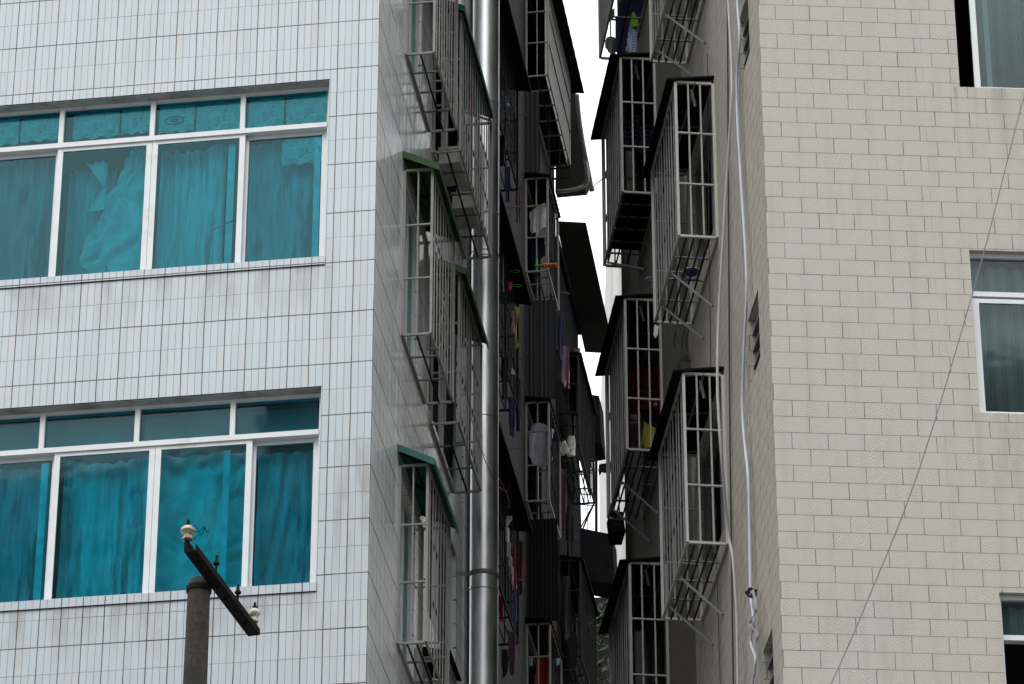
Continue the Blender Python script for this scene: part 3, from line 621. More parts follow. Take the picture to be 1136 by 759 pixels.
# ================================================================== CAGES
def cage(side, s0, L, p, z0, z1, label, group, base_n=0.0, rails=(), nend=2, pitch=.15, bar='bar', post=.023, thin=.0135,
         roof=None, struts=(), floor=(3, 3), plate=False, ends=True, roof_cap=True, longmat=None, longrails=None, panel=None, nfar=None, barx=.011, railout=False):
    """window guard: x outwards (sign sg), y along the wall, z up from its floor"""
    sg = 1 if side == 'L' else -1
    C0 = (CL + nL * base_n + uL * s0) if side == 'L' else (CR + nR * base_n + uR * s0)
    root = empty('window_cage', C0 + Z3 * z0, -AL if side == 'L' else AR, label=label, cat='window cage', group=group)
    H = z1 - z0; X = sg * p; g0 = sg * .012
    m = MB(); h = post / 2
    for x in (g0, X):
        for y in (0, L): m.bar((x, y, 0), (x, y, H), post)
    for z in (0, H):
        m.bar((X, h, z), (X, L - h, z), post * .9); m.bar((g0, h, z), (g0, L - h, z), post * .9)
        for y in (0, L): m.bar((g0 + sg * h, y, z), (X - sg * h, y, z), post * .9)
    m.build('frame', M[bar], root)
    rails = rails or (.36, .68)
    bar_m = 'bar' if bar == 'bar_white' else bar
    for y in ((0, L) if ends else (0,)):
        e = MB()
        for k in range(nend):
            x = g0 + (X - g0) * (k + 1) / (nend + 1) + random.uniform(-.004, .004); e.bar((x, y, h), (x, y, H - h), thin)
        for q_ in rails: e.bar((g0 + sg * h, y - .004, q_ * H), (X - sg * h, y - .004, q_ * H), thin * 1.35, thin * 1.1)
        e.build('end_grille', M[bar_m], root)
    b = MB(); n = max(2, round(L / pitch))
    for k in range(1, n): 
        yy = L * k / n + random.uniform(-.006, .006); b.bar((X, yy, h), (X + random.uniform(-.002, .002), yy, H - h), barx, thin)
    b.build('side_grille', M[longmat or bar], root)
    b = MB()
    for r in (longrails or rails): xr = X + sg * .010 if railout else X - sg * .020; b.bar((xr, h, r * H), (xr, L - h, r * H), .012, thin * (1.2 if railout else 2.0))
    b.build('side_rails', M['bar_dark'], root)
    f = MB(); nl, nc = floor
    for k in range(nl): x = g0 + (X - g0) * (k + 1) / (nl + 1); f.bar((x, h, -.004), (x, L - h, -.004), .015, .012)
    f.build('floor_grille', M['bar_dark'], root)
    for k in range(nc):
        f = MB(); y = L * (k + 1) / (nc + 1); f.bar((g0 + sg * h, y, .010), (X - sg * h, y, .010), .022, .012)
        f.build('floor_crossbar', M['bar_grey'] if bar != 'bar_deep' else M['bar_dark'], root)
    if plate:
        q = MB(); q.span((g0, .0, .012), (X, L, .02)); q.build('floor_plate', M['roof_black'], root)
    if roof:
        rm, dr, oo, oe, th, back = roof.get('mat', 'roof_black'), roof.get('drop', .12), roof.get('out', .07), roof.get('end', .07), roof.get('th', .02), roof.get('back', .05)
        zt = H + roof.get('lift', .03) ; zo = zt + .0
        q = MB(); a = Vector((0, -oe, zt + dr)); b_ = Vector((X + sg * oo, -oe, zt - dr * oo / p)); 
        nseg = roof.get('seg', 10); Ltot = L + oe + back
        for k in range(nseg):
            y0, y1 = -oe + Ltot * k / nseg, -oe + Ltot * (k + 1) / nseg
            jz = lambda: 0
            zi0 = zi1 = zt + dr; zz = zt - dr * oo / p
            wob = roof.get('wob', .0)
            w0 = wob * sin(k * 2.1); w1 = wob * sin((k + 1) * 2.1)
            P = [(0, y0, zi0), (X + sg * oo, y0, zz + w0), (X + sg * oo, y1, zz + w1), (0, y1, zi1)]
            q.quad([Vector(v) for v in P]); q.quad([Vector(v) + Vector((0, 0, th)) for v in P])
            q.quad([P[1], P[2], Vector(P[2]) + Vector((0, 0, th)), Vector(P[1]) + Vector((0, 0, th))])
        fd = roof.get('fascia', .0)
        zi, zz = zt + dr, zt - dr * oo / p
        if fd:
            q.quad([(0, -oe, zi + th), (X + sg * oo, -oe, zz + th), (X + sg * oo, -oe, zz - fd), (0, -oe, zi - fd)])
            q.quad([(0, -oe + .006, zi + th), (X + sg * oo, -oe + .006, zz + th), (X + sg * oo, -oe + .006, zz - fd), (0, -oe + .006, zi - fd)])
            q.quad([(X + sg * oo, -oe, zz - fd), (X + sg * oo, -oe + Ltot, zz - fd), (X + sg * oo, -oe + Ltot, zz + th), (X + sg * oo, -oe, zz + th)])
            q.quad([(X + sg * (oo - .006), -oe, zz - fd), (X + sg * (oo - .006), -oe + Ltot, zz - fd), (X + sg * (oo - .006), -oe + Ltot, zz + th), (X + sg * (oo - .006), -oe, zz + th)])
        else:
            q.quad([(0, -oe, zi), (X + sg * oo, -oe, zz), (X + sg * oo, -oe, zz + th), (0, -oe, zi + th)])
        q.build('roof', M[rm], root)
        if roof.get('ribs', 1):
            r_ = MB()
            for y in (0.02, L * .5, L - .02): r_.bar((0, y, zt + dr - .014), (X, y, zt - .014), .018)
            r_.bar((X * .5, -oe * .5, zt + dr * .5 - .034), (X * .5, L, zt + dr * .5 - .034), .018)
            r_.build('roof_frame', M['bar_grey' if side == 'R' else 'bar_dark'], root)
    if side == 'R':
        q = MB(); q.bar((g0 + (X - g0) * .52, .10, H - .005), (g0 + (X - g0) * .40, .16, H - .15), .022); q.build('roof_strut', M['bar'], root)
    for (y, yw, zw) in struts:
        q = MB(); q.bar((X - sg * .02, y, -.02), (g0, yw, zw), .020); q.build('strut', M['bar_grey'], root)
    if panel:
        for (pn, a, b_, mt) in panel:
            q = MB(); q.span((X - sg * .036 - .003, a * L + .002, b_[0] * H + .002), (X - sg * .036 + .003, (a + pn) * L - .002, b_[1] * H - .002)); q.build('panel', M[mt], root)
    return root
G_L = 'pale window cages on the white tiled side wall'; G_R = 'window cages on the beige side wall'; G_D = 'window cages deep in the alley'
teal = dict(mat='roof_teal', drop=.13, out=.075, end=.10, th=.012, fascia=.055, back=.05, wob=0)
green = dict(mat='roof_green', drop=.13, out=.075, end=.08, th=.012, fascia=.060, back=.06, wob=0)
rl = (.335, .66)
cage('L', 1.37, 1.32, .265, 22.655, 24.35, 'pale cage at the top left, cut off by the top of the picture', G_L, nend=1, rails=rl, floor=(1, 3), roof=teal, longrails=(.16, .36, .66, .9))
cage('L', 2.93, 1.98, .268, 22.57, 24.16, 'long pale cage under the upper teal roof, pale foam boxes on its floor', G_L, nend=1, rails=rl, floor=(1, 4), roof=dict(teal, out=.05, back=-.05), longrails=(.1, .36, .66))
cage('L', 1.37, 1.26, .265, 19.655, 21.38, 'pale cage under the first green roof, nearer the white tiled corner', G_L, nend=1, rails=rl, floor=(1, 2), roof=green, longrails=(.2, .36, .68))
cage('L', 2.96, 1.36, .265, 19.62, 21.22, 'pale cage under the second green roof, hanging against the steel duct', G_L, nend=1, rails=rl, floor=(1, 2), roof=dict(green, back=.0), longrails=(.12, .4, .7))
cage('L', 1.36, 1.20, .255, 16.62, 18.33, 'pale cage under the lower teal roof, nearest the bottom left', G_L, nend=1, rails=rl, floor=(2, 2), roof=teal, longrails=(.35, .67))
cage('L', 2.66, .55, .22, 16.0, 17.10, 'small cage with a dark roof low beside the duct, mostly out of the picture', G_L, nend=1, roof=dict(mat='roof_black', drop=.05, out=.05, end=.05, th=.015, back=.02))

blk = dict(mat='roof_black', drop=.05, out=.10, end=.035, th=.022, lift=.005, back=.12, seg=24, wob=.006)
rr = (.335, .665)
st = ((.52, .42, -.52), (1.28, 1.02, -.50))
def rc(*a, **k): return cage(*a, barx=k.pop('barx', .011), nend=k.pop('nend', 2), rails=rr, bar=k.pop('bar', 'bar_white'), thin=.0145, post=.025, longmat='bar_grey', floor=k.pop('floor', (4, 3)), struts=k.pop('struts', ((.62, .36, -.50), (1.22, .92, -.52))), pitch=k.pop('pitch', .162), **k)
rc('R', 2.42, 1.45, .36, 23.56, 25.2, 'near right cage at the top edge, only floor grille and struts in view', G_R, roof=blk)
rc('R', 2.42, 1.55, .36, 20.70, 22.36, 'white framed cage on the beige wall beside the white cables, a basin on its floor', G_R, roof=dict(blk, out=.085))
rc('R', 2.36, 1.50, .36, 17.57, 19.24, 'white framed cage on the beige wall crossed by the sagging cable, lowest near one', G_R, roof=dict(blk, out=.095))
rc('R', 6.02, 1.55, .36, 26.08, 27.6, 'far cage at the top edge with a dotted carrier bag hanging in it', G_R, floor=(1, 1), struts=(), roof=blk, bar='bar', barx=.017, pitch=.13)
rc('R', 6.0, 1.45, .36, 23.40, 25.03, 'far cage on the right wall with dark plaid cloth inside and a black floor', G_R, roof=dict(blk, out=.115), plate=False, bar='bar', floor=(2, 5), barx=.012, pitch=.15, panel=[(1.0, 0, (0, 1), 'roof_black')], struts=((1.35, .9, -.35),))  # black panels here and in the next two paint the dark behind the bars
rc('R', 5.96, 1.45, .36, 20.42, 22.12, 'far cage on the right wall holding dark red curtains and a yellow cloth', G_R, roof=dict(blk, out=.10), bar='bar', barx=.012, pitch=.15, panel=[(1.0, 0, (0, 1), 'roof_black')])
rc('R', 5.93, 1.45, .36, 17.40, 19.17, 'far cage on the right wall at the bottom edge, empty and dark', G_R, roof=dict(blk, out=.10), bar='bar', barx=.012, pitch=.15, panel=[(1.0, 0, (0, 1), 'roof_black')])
# black sheet lying on the plaid cage's floor
q = MB()
for k in range(6):
    a = RP(.02, 6.02 + k * .19, 23.43); b = RP(.34, 6.02 + k * .19, 23.43); c = RP(.34, 6.02 + (k + 1) * .19, 23.43); d = RP(.02, 6.02 + (k + 1) * .19, 23.43)
    q.quad([a, b, c, d]); e = Z3 * .012; q.quad([a + e, b + e, c + e, d + e]); q.quad([b, c, c + e, b + e])
one('board', q, M['roof_black'], 'black board lying on the floor bars of the plaid cloth cage', 'board')

# deep alley, left side (base wall at n = RO)
dk = dict(mat='roof_black', drop=.06, out=.16, end=.1, th=.03, lift=.0, back=.05, seg=12, wob=.008)
for z, lab in ((26.95, 'top'), (24.0, 'middle'), (21.05, 'lower')):
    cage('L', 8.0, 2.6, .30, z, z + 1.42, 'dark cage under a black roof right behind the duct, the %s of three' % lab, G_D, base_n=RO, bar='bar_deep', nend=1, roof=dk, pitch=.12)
qr = dict(mat='roof_black', drop=.05, out=.10, end=.05, th=.03, lift=.0, back=.0, seg=30, wob=.012)
cage('L', 13.45, 2.15, .285, 30.45, 31.86, 'long ribbed cage highest in the alley gap, its dark roof cutting the white sky', G_D, base_n=RO, bar='bar_deep_end', nend=1, rails=(.36, .70), roof=dict(qr, out=.15, back=.42), floor=(1, 5), pitch=.10, longmat='bar', railout=True, panel=[(1.0, 0, (0, 1), 'sheet_deep')])
cage('L', 13.35, .98, .285, 27.48, 28.84, 'short cage with a grey cloth and a duster, in the middle of the gap', G_D, base_n=RO, bar='bar_deep_end', nend=1, rails=(.36, .70), roof=dict(qr, out=.04), floor=(1, 2), pitch=.12, longmat='bar_deep', panel=[(.5, 0.4, (0, 1), 'roof_grey')])
cage('L', 13.35, 1.0, .285, 24.27, 25.62, 'short cage with a lilac shirt hanging in it', G_D, base_n=RO, bar='bar_deep_end', nend=1, rails=(.36, .70), roof=dict(qr, out=.03), floor=(1, 2), pitch=.12, longmat='bar_deep', panel=[(.9, .05, (0, .75), 'roof_grey')])
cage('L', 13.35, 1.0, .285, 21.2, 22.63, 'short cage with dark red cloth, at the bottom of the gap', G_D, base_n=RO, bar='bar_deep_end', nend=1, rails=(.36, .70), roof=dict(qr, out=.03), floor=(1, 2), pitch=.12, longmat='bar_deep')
def sheet(n0, n1, s, z0, z1, mat, label, grp='metal sheets in the alley', th=.012, tilt=0):
    q = MB(); N = 16
    for k in range(N):
        a = n0 + (n1 - n0) * k / N; b = n0 + (n1 - n0) * (k + 1) / N; da = .008 * (k % 2); db = .008 * ((k + 1) % 2)
        P = [LP(RO + a, s + da, z0), LP(RO + b, s + db, z0), LP(RO + b, s + db + tilt, z1), LP(RO + a, s + da + tilt, z1)]
        q.quad(P); q.quad([v + uL * th for v in P])
    return one('metal_sheet', q, mat, label, 'metal sheet', grp)
sheet(0, .36, 13.5, 25.74, 27.15, M['sheet_light'], 'grey corrugated sheet between the duster cage and the lilac shirt cage')
sheet(0, .36, 13.5, 22.74, 24.1, M['sheet_grey'], 'darker corrugated sheet between the lilac shirt cage and the red cloth cage')
sheet(-.0, .18, 13.42, 28.98, 30.2, M['sheet_light'], 'pale corrugated sheet below the highest ribbed cage')
sheet(-.16, .0, 13.36, 29.4, 33.0, M['sheet_light'], 'bluish grey sheet beside the highest ribbed cage')

# ribbed awning deep in the gap, and the clutter around it
def solid(pts, depth_vec, name, mat, label, cat, group=None):
    q = MB(); P = [Vector(p) for p in pts]; Q = [p + depth_vec for p in P]; n = len(P)
    q.quad(P); q.quad(Q)
    for i in range(n): q.quad([P[i], P[(i + 1) % n], Q[(i + 1) % n], Q[i]])
    return one(name, q, mat, label, cat, group)
G_A = 'dark awnings at the far end of the alley'
solid([LP(RO, 16.35, 30.03), LP(RO + .40, 16.35, 29.97), LP(RO + .43, 19.2, 29.60), LP(RO + .02, 19.2, 29.66)], Z3 * .03, 'awning', M['roof_grey'], 'large plain dark awning leaning over the bright sky gap', 'awning', G_A)
solid([atD(640, 436, 49.5), atD(664.5, 439, 49.5), atD(667, 491, 49.3), atD(646, 495, 49.3)], uL * .5, 'awning', M['roof_black'], 'black hanging awning box in the middle of the sky slit', 'awning', G_A)
solid([atD(636, 584, 49.5), atD(679, 593, 49.5), atD(682, 648, 49.2), atD(668, 646, 49.2), atD(640, 640, 49.2)], uL * .5, 'awning', M['roof_black'], 'black awning with a lifted corner closing the bottom of the sky slit', 'awning', G_A)
q = MB()
for (a, b, r) in (((661.5, 488), (661.5, 590), .04), ((640, 524), (660, 525), .012), ((652, 495), (652, 590), .010), ((640, 548), (660, 549), .012), ((644, 560), (660, 561), .01), ((645, 590), (662, 552), .02), ((658, 560), (643, 588), .016), ((641, 495), (644, 590), .03)):
    q.bar(atD(*a, 49.6), atD(*b, 49.6), r)
one('drying_rack', q, M['bar_dark'], 'thin dark drying rack silhouetted on the white sky slit', 'drying rack')
q = MB(); q.span((1.0, 50.2, 20), (1.28, 51.5, 28.0)); q.v = [tuple(Vector(v) + Vector((-.32, -1.5, 0))) for v in q.v]
# right-hand dark frames under the far cages seen against the pale facade
solid([atD(677, 566, 37.2), atD(691, 568, 37.2), atD(694, 590, 37.0), atD(680, 590, 37.0)], uR * .3, 'crate', M['roof_black'], 'black crate hung under the yellow cloth cage', 'crate')
# gutter pipe curling off the highest ribbed cage
gp = curve_pts([atD(640, 105, 45.0), atD(643.5, 137, 45.3), atD(648, 165, 45.5), atD(653, 190, 45.7), atD(656, 206, 45.8), atD(657, 212, 45.85)], 6)
q = MB(); q.tube(gp, [.028] * (len(gp) - 5) + [.036] * 5, 10)
gq = curve_pts([atD(649, 176, 45.6), atD(652, 198, 45.65), atD(648, 206, 45.7), atD(638, 210, 45.7), atD(626, 212, 45.7), atD(618, 212, 45.7)], 6); q.tube(gq, .026, 10)
solid([atD(618, 96, 45.9), atD(640, 104, 45.9), atD(654, 200, 46.1), atD(649, 210, 46.1), atD(616, 213, 46.1)], Z3 * .03 + uL * .2, 'awning', M['roof_grey'], 'dark sheet between the highest ribbed cage and the gutter pipe', 'awning', G_A)
one('gutter_pipe', q, plain('worn_grey_pipe', (.22, .21, .20), .5), 'worn grey gutter pipe bent below the highest ribbed cage', 'pipe', None, True)
q = MB(); 
for (a, b) in (((0.02, 0), (.30, 0)), ((.02, -.16), (.30, -.16))): q.bar(LP(RO + a[0], 15.62, 30.42 + a[1]), LP(RO + b[0], 15.62, 30.42 + b[1]), .02)
q.bar(LP(RO + .02, 15.62, 30.42), LP(RO + .02, 15.62, 30.26), .02); q.bar(LP(RO + .30, 15.62, 30.42), LP(RO + .30, 15.62, 30.26), .02)
one('bracket', q, M['bar_dark'], 'small square bracket silhouetted under the gutter pipe', 'bracket')
solid([LP(RO + .01, 15.66, 30.5), LP(RO + .28, 15.66, 30.5), LP(RO + .28, 15.66, 31.84), LP(RO + .01, 15.66, 31.84)], uL * .015, 'board', M['roof_black'], 'added black board standing for the darkness inside the highest ribbed cage', 'board')  # board added to paint the dark inside of this cage
# extra clutter shelves in the darkest part
for i, (s, z, l) in enumerate(((16.3, 26.6, 1.6), (16.3, 23.6, 1.6), (16.4, 20.8, 1.6))):
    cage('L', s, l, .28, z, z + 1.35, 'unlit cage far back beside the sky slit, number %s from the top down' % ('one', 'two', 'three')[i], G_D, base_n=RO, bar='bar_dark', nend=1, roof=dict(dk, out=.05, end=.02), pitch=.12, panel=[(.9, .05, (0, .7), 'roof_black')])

# ================================================================== STEEL DUCT
dc = atD(536.3, 400, 35.05); DX, DY = dc.x, dc.y; DRr = .152
duct = empty('exhaust_duct', (DX, DY, 8), 0, label='tall shiny stainless steel exhaust duct at the end of the left wall', cat='duct')
def zat(y): return atD(536, y, 35.05).z
js = sorted([8.0, 13.0, zat(659), zat(468), zat(291), zat(120), zat(-60), 30.0])
for a, b in zip(js, js[1:]):
    q = MB(); q.lathe([(DRr - .001, a - 8 + .004), (DRr + .004, a - 8 + .006), (DRr + .004, a - 8 + .030), (DRr, a - 8 + .034), (DRr, b - 8 - .004), (DRr - .004, b - 8)], (0, 0, 0), 48); q.build('section', M['duct'], duct, True)
q = MB(); zb = zat(641) - 8
q.lathe([(DRr + .004, zb - .025), (DRr + .009, zb - .016), (DRr + .009, zb + .016), (DRr + .004, zb + .025)], (0, 0, 0), 48); q.build('clamp_band', M['bar_grey'], duct, True)
for y in (243,):
    q = MB(); z = zat(y) - 8; q.tube([(.02, -DRr - .005, z + .02), (.05, -DRr - .04, z + .03), (.15, -.12, z - .02)], .009, 8); q.build('hook', plain('brass', (.35, .25, .08), .5), duct, True)
q = MB(); z = zat(285) - 8
q.lathe([(DRr + .002, z - .004), (DRr + .007, z), (DRr + .002, z + .004)], (0, 0, 0), 40); q.build('tie_wire', M['bar_grey'], duct, True)
# black downpipe in the joint beside the duct
q = MB(); q.tube([LP(.02, 5.24, 6), LP(.02, 5.24, 27)], .022, 10)
one('downpipe', q, M['cable_black'], 'thin black downpipe in the corner left of the steel duct', 'pipe', None, True)

# ================================================================== UTILITY POLE
PD = 25.0; pt = atD(221, 650, PD); pole = empty('utility_pole', (pt.x, pt.y, 0), 0, label='dark concrete utility pole with a bare iron crossarm in front of the left building', cat='utility pole')
q = MB(); n = 18; H = pt.z
q.lathe([(.165, 0), (.078 + .0135 * 0 + (H - 0) * 0, H - .0)], (0, 0, 0), 32); q.v = q.v  # tapered shaft
q.lathe([(.078, H - .001), (.074, H + .02), (.062, H + .045), (.0, H + .055)], (0, 0, 0), 32); q.build('shaft', M['concrete'], pole, True)
q = MB(); q.lathe([(.080, H - .055), (.088, H - .05), (.088, H - .015), (.080, H - .01)], (0, 0, 0), 32); q.build('clamp_band', M['iron'], pole, True)
za = H + .05
def zplane(x, y, z): r = ray(x, y); return CAM + r * ((z - CAM.z) / r.z)
ea = zplane(205, 603, za) - Vector((pt.x, pt.y, 0)); eb = zplane(276, 697, za) - Vector((pt.x, pt.y, 0))
dirn = (eb - ea).normalized(); sidev = dirn.cross(Z3).normalized()
q = MB(); q.box((ea + eb) / 2 - Z3 * .008, ((eb - ea).length / 2, .004, .055), dirn, sidev, Z3)
q.box((ea + eb) / 2 + sidev * .040 - Z3 * .060, ((eb - ea).length / 2, .040, .004), dirn, sidev, Z3)
q.box((ea + eb) / 2 + sidev * .082 - Z3 * .040, ((eb - ea).length / 2, .003, .024), dirn, sidev, Z3)
for k in (.12, .3, .42, .55, .7, .85): q.box(ea.lerp(eb, k) + sidev * .04 - Z3 * .068, (.012, .012, .012), dirn, sidev, Z3)
q.build('crossarm', M['iron'], pole)
def insul(c, mat, sc=1.0):
    q = MB(); q.lathe([(.022 * sc, 0), (.058 * sc, .004), (.062 * sc, .018), (.036 * sc, .034), (.033 * sc, .045), (.064 * sc, .056), (.080 * sc, .068), (.078 * sc, .084), (.055 * sc, .100), (.030 * sc, .108), (0, .110)], c, 28); o = q.build('insulator', mat, pole, True)
    q = MB(); q.tube([c + Z3 * -.05, c + Z3 * .155], .009, 8); q.lathe([(.016, .112), (.016, .126)], c, 6); q.build('pin', M['iron'], o)
ea -= sidev * .03; eb -= sidev * .03
insul(ea + dirn * .05 + Z3 * .05 + sidev * .03, M['porcelain'], .64); insul(eb - dirn * .10 - Z3 * .012 + sidev * .105, M['porcelain_w'], .50)
for k in (.36, .70):
    c = ea.lerp(eb, k) - Z3 * .03 + sidev * .085; q = MB(); q.tube([c, c + Z3 * .17], .008, 8); q.lathe([(.0, .09), (.022, .10), (.024, .112), (.012, .13), (.008, .15)], c, 8); q.build('bolt', M['iron'], pole)
rnd = random.Random(3); c = ea + dirn * .05 + Z3 * .10
q = MB()
for k in range(3):
    pts = [c + Vector((.05, -.03, 0))]
    for j in range(7): pts.append(c + Vector((.06 + .018 * j + rnd.uniform(-.02, .02), -.03 + rnd.uniform(-.03, .03), rnd.uniform(-.06, .05))))
    q.tube(curve_pts(pts, 5), .0016, 4)
q.build('loose_tie_wire', M['iron'], pole)

# ================================================================== CABLES
def cable(pix, r, mat, label, f, group='cables down the beige wall', n=8, cat='cable', nm='cable'):
    q = MB(); q.tube(curve_pts([f(x, y, o) for x, y, o in pix], n), r, 8)
    return one(nm, q, mat, label, cat, group, True)
fR_ = lambda x, y, o: onR(x, y, o)
cable([(818.5, -60, .05), (818, 0, .05), (820.5, 40, .05), (817.5, 90, .05), (818.5, 140, .05), (823, 215, .05), (827.5, 290, .05), (828, 330, .05), (825, 400, .05), (823.5, 450, .05), (826, 490, .05), (830, 530, .05), (831.5, 590, .05), (832.5, 655, .06)], .0125, M['cable_white'], 'bright white cable swinging down the beige wall to a black knot', fR_)
cable([(807, -60, .12), (808, 0, .12), (811.5, 70, .12), (811, 120, .14), (806, 200, .16), (800, 300, .2), (797, 360, .22), (796, 430, .24), (800, 500, .22), (808, 590, .12), (813, 620, .1), (817, 680, .08), (818.5, 759, .08), (819, 840, .08)], .0125, M['cable_pale'], 'grey cable sagging across the lowest near white framed cage', fR_)
cable([(806.5, -60, .02), (807, 0, .02), (807.5, 100, .02), (808.5, 300, .02), (810, 500, .02), (813.5, 759, .02), (814.5, 830, .02)], .0075, M['cable_black'], 'straight thin black cable clipped to the beige wall', fR_)
cable([(785, 60, .02), (786, 200, .02), (787, 300, .02), (789, 420, .02), (793, 560, .02), (799, 759, .02)], .004, M['cable_black'], 'hair thin black wire down through the near cages of the beige wall', fR_)
cable([(820.5, 60, .02), (821, 160, .02), (824, 300, .02), (829.5, 430, .02), (833, 560, .02), (835, 650, .02)], .005, M['cable_grey'], 'thin grey wire hanging next to the bright white cable', fR_)
cable([(832.5, 662, .06), (836, 690, .06), (833, 712, .06), (838, 730, .06), (837, 745, .06), (834, 770, .06), (833, 840, .06)], .012, M['cable_white'], 'white cable end continuing below the black knot', fR_)
q = MB(); rnd = random.Random(5)
for k in range(3):
    q.tube(curve_pts([onR(834 + k, 655, .07), onR(838 + k, 676, .08), onR(833 - k, 692, .08), onR(841 - k, 704, .08), onR(838, 714, .07), onR(834, 700, .06)], 6), .004, 6)
one('cable_loop', q, M['cable_grey'], 'tangled grey loops below the black knot', 'cable', 'cables down the beige wall', True)
q = MB(); c = onR(833.5, 659, .07)
for k in range(5):
    a = k * 1.26; q.tube(curve_pts([c + Vector((.03 * cos(a), -.02, .03 * sin(a))), c + Vector((.045 * cos(a + .7), -.03, .035 * sin(a + .7))), c + Vector((.02 * cos(a + 2), 0, -.03))], 5), .012, 6)
one('cable_knot', q, M['cable_black'], 'black tape knot on the bright white cable', 'knot', None, True)
# wire crossing in front of the beige facade
q = MB(); WIRE_ = 1; q.tube(curve_pts([atD(1165, 20, 16.4), atD(1136, 108, 16), atD(1086, 300, 15.6), atD(1020, 520, 15.2), atD(960, 672, 14.9), atD(922, 759, 14.7), atD(880, 850, 14.5)], 8), .0026, 6)
one('overhead_wire', q, M['wire_dark'], 'single thin wire slanting across the beige facade', 'wire', None, True)
# cable coil on the wall
q = MB(); rnd = random.Random(8); c = onR(760, 408, .05)
for k in range(7):
    pts = []; R0 = rnd.uniform(.055, .105); ph = rnd.uniform(0, 6); cx, cz = rnd.uniform(-.02, .02), rnd.uniform(-.02, .02)
    for j in range(13):
        a = ph + j / 12 * 2 * pi; pts.append(c + Vector((cx + R0 * cos(a) * 1.0 + rnd.uniform(-.008, .008), -.03, cz + R0 * sin(a) + rnd.uniform(-.008, .008))))
    q.tube(curve_pts(pts, 3), .0045, 5)
for x in (748, 757, 762): q.tube(curve_pts([onR(x + 2, 366, .1), onR(x, 385, .06), onR(x + 4, 404, .06)], 4), .0045, 5)
one('wire_coil', q, M['cable_black'], 'coil of black wire hanging below the basin cage on the beige wall', 'wire coil')
q = MB(); q.tube(curve_pts([LP(.33, 2.95, 20.1), LP(.30, 3.6, 19.95), LP(.34, 4.6, 19.9), LP(.42, 5.0, 19.95)], 6), .004, 6); q.tube(curve_pts([LP(.30, 4.0, 19.92), LP(.42, 4.3, 19.80), LP(.46, 4.9, 19.8)], 6), .003, 6)
one('cord', q, M['pink_cloth'], 'thin pinkish cord tied from the cage bars to the duct', 'cord')
q = MB(); q.tube(curve_pts([atD(656, 209, 44), atD(660, 206, 42), atD(662.5, 203, 40), atD(668, 199, 38)], 4), .006, 5)
one('drying_rod', q, M['bar_grey'], 'thin rod poking into the white sky from the plaid cloth cage', 'rod')

# ================================================================== LAUNDRY AND SMALL THINGS
def inside(x, y, P):
    c = False; j = len(P) - 1
    for i in range(len(P)):
        if (P[i][1] > y) != (P[j][1] > y) and x < (P[j][0] - P[i][0]) * (y - P[i][1]) / (P[j][1] - P[i][1]) + P[i][0]: c = not c
        j = i
    return c
def hang(name, P, f, mat, label, cat, group=None, amp=.02, k=14, th=.004, res=34):
    """a cloth of that outline hung on its own plane, with folds and thickness"""
    xs = [p[0] for p in P]; ys = [p[1] for p in P]; x0, x1, y0, y1 = min(xs), max(xs), min(ys), max(ys)
    nx = max(8, int(res * min(1, (x1 - x0) / (y1 - y0)))); ny = max(8, int(res * min(1.6, max(1, (y1 - y0) / (x1 - x0)))))
    A = f((x0 + x1) / 2, (y0 + y1) / 2); wn_ = Vector((0, 1, 0)); bm = bmesh.new(); V = {}
    ph = random.uniform(0, 6)
    def vert(i, j):
        if (i, j) not in V:
            x = x0 + (x1 - x0) * i / nx; y = y0 + (y1 - y0) * j / ny; p = f(x, y)
            q = i / nx; t = j / ny; d = amp * (sin(q * k + ph + 1.2 * sin(t * 2.5)) + .4 * sin(q * k * 2.3 + t * 4)) * (.35 + .65 * t)
            V[(i, j)] = bm.verts.new(p + Vector((0, d, 0)) - Vector((0, 0, 0)))
        return V[(i, j)]
    for i in range(nx):
        for j in range(ny):
            if inside(x0 + (x1 - x0) * (i + .5) / nx, y0 + (y1 - y0) * (j + .5) / ny, P): bm.faces.new([vert(i, j), vert(i + 1, j), vert(i + 1, j + 1), vert(i, j + 1)])
    cz = min(v.co.z for v in bm.verts); c = Vector((A.x, A.y, cz))
    for v in bm.verts: v.co -= c
    for _ in range(2):
        bmesh.ops.smooth_vert(bm, verts=[v for v in bm.verts if v.is_boundary], factor=.5, use_axis_x=True, use_axis_y=True, use_axis_z=True)
    me = bpy.data.meshes.new(name); bm.to_mesh(me); bm.free(); me.materials.append(mat)
    for p in me.polygons: p.use_smooth = True
    o = bpy.data.objects.new(name, me); S.collection.objects.link(o); o.location = c
    md = o.modifiers.new('thickness', 'SOLIDIFY'); md.thickness = th
    return tag(o, label, cat, group)
G_W = 'washing hung out in the cages'
QD = lambda D: (lambda x, y: atD(x, y, D))
hang('shirt', [(586, 480), (590, 472), (597, 469), (604, 470), (609, 474), (615, 478), (613, 486), (611, 500), (614, 512), (608, 515), (600, 518), (590, 516), (586, 505)], QD(43.35), M['lilac_cloth'], 'lilac shirt hanging behind the bars in the middle of the gap', 'shirt', G_W, .03, 9)
hang('cloth', [(568, 486), (583, 486), (584, 545), (580, 520)], QD(43.2), M['lilac_cloth'], 'lilac cloth just left of the lilac shirt cage', 'cloth', G_W)
hang('cloth', [(587, 235), (596, 230), (605, 224), (607, 250), (598, 257), (589, 261)], QD(43.35), M['white_cloth'], 'greyish white cloth in the duster cage', 'cloth', G_W)
hang('cloth', [(588, 262), (604, 262), (605, 285), (590, 290)], QD(43.6), M['navy_cloth'], 'dark blue cloth under the greyish white cloth', 'cloth', G_W)
hang('cloth', [(609, 236), (619, 238), (614, 246), (610, 256)], QD(43.7), M['peach'], 'small pale scrap at the outer corner of the duster cage', 'cloth', G_W)
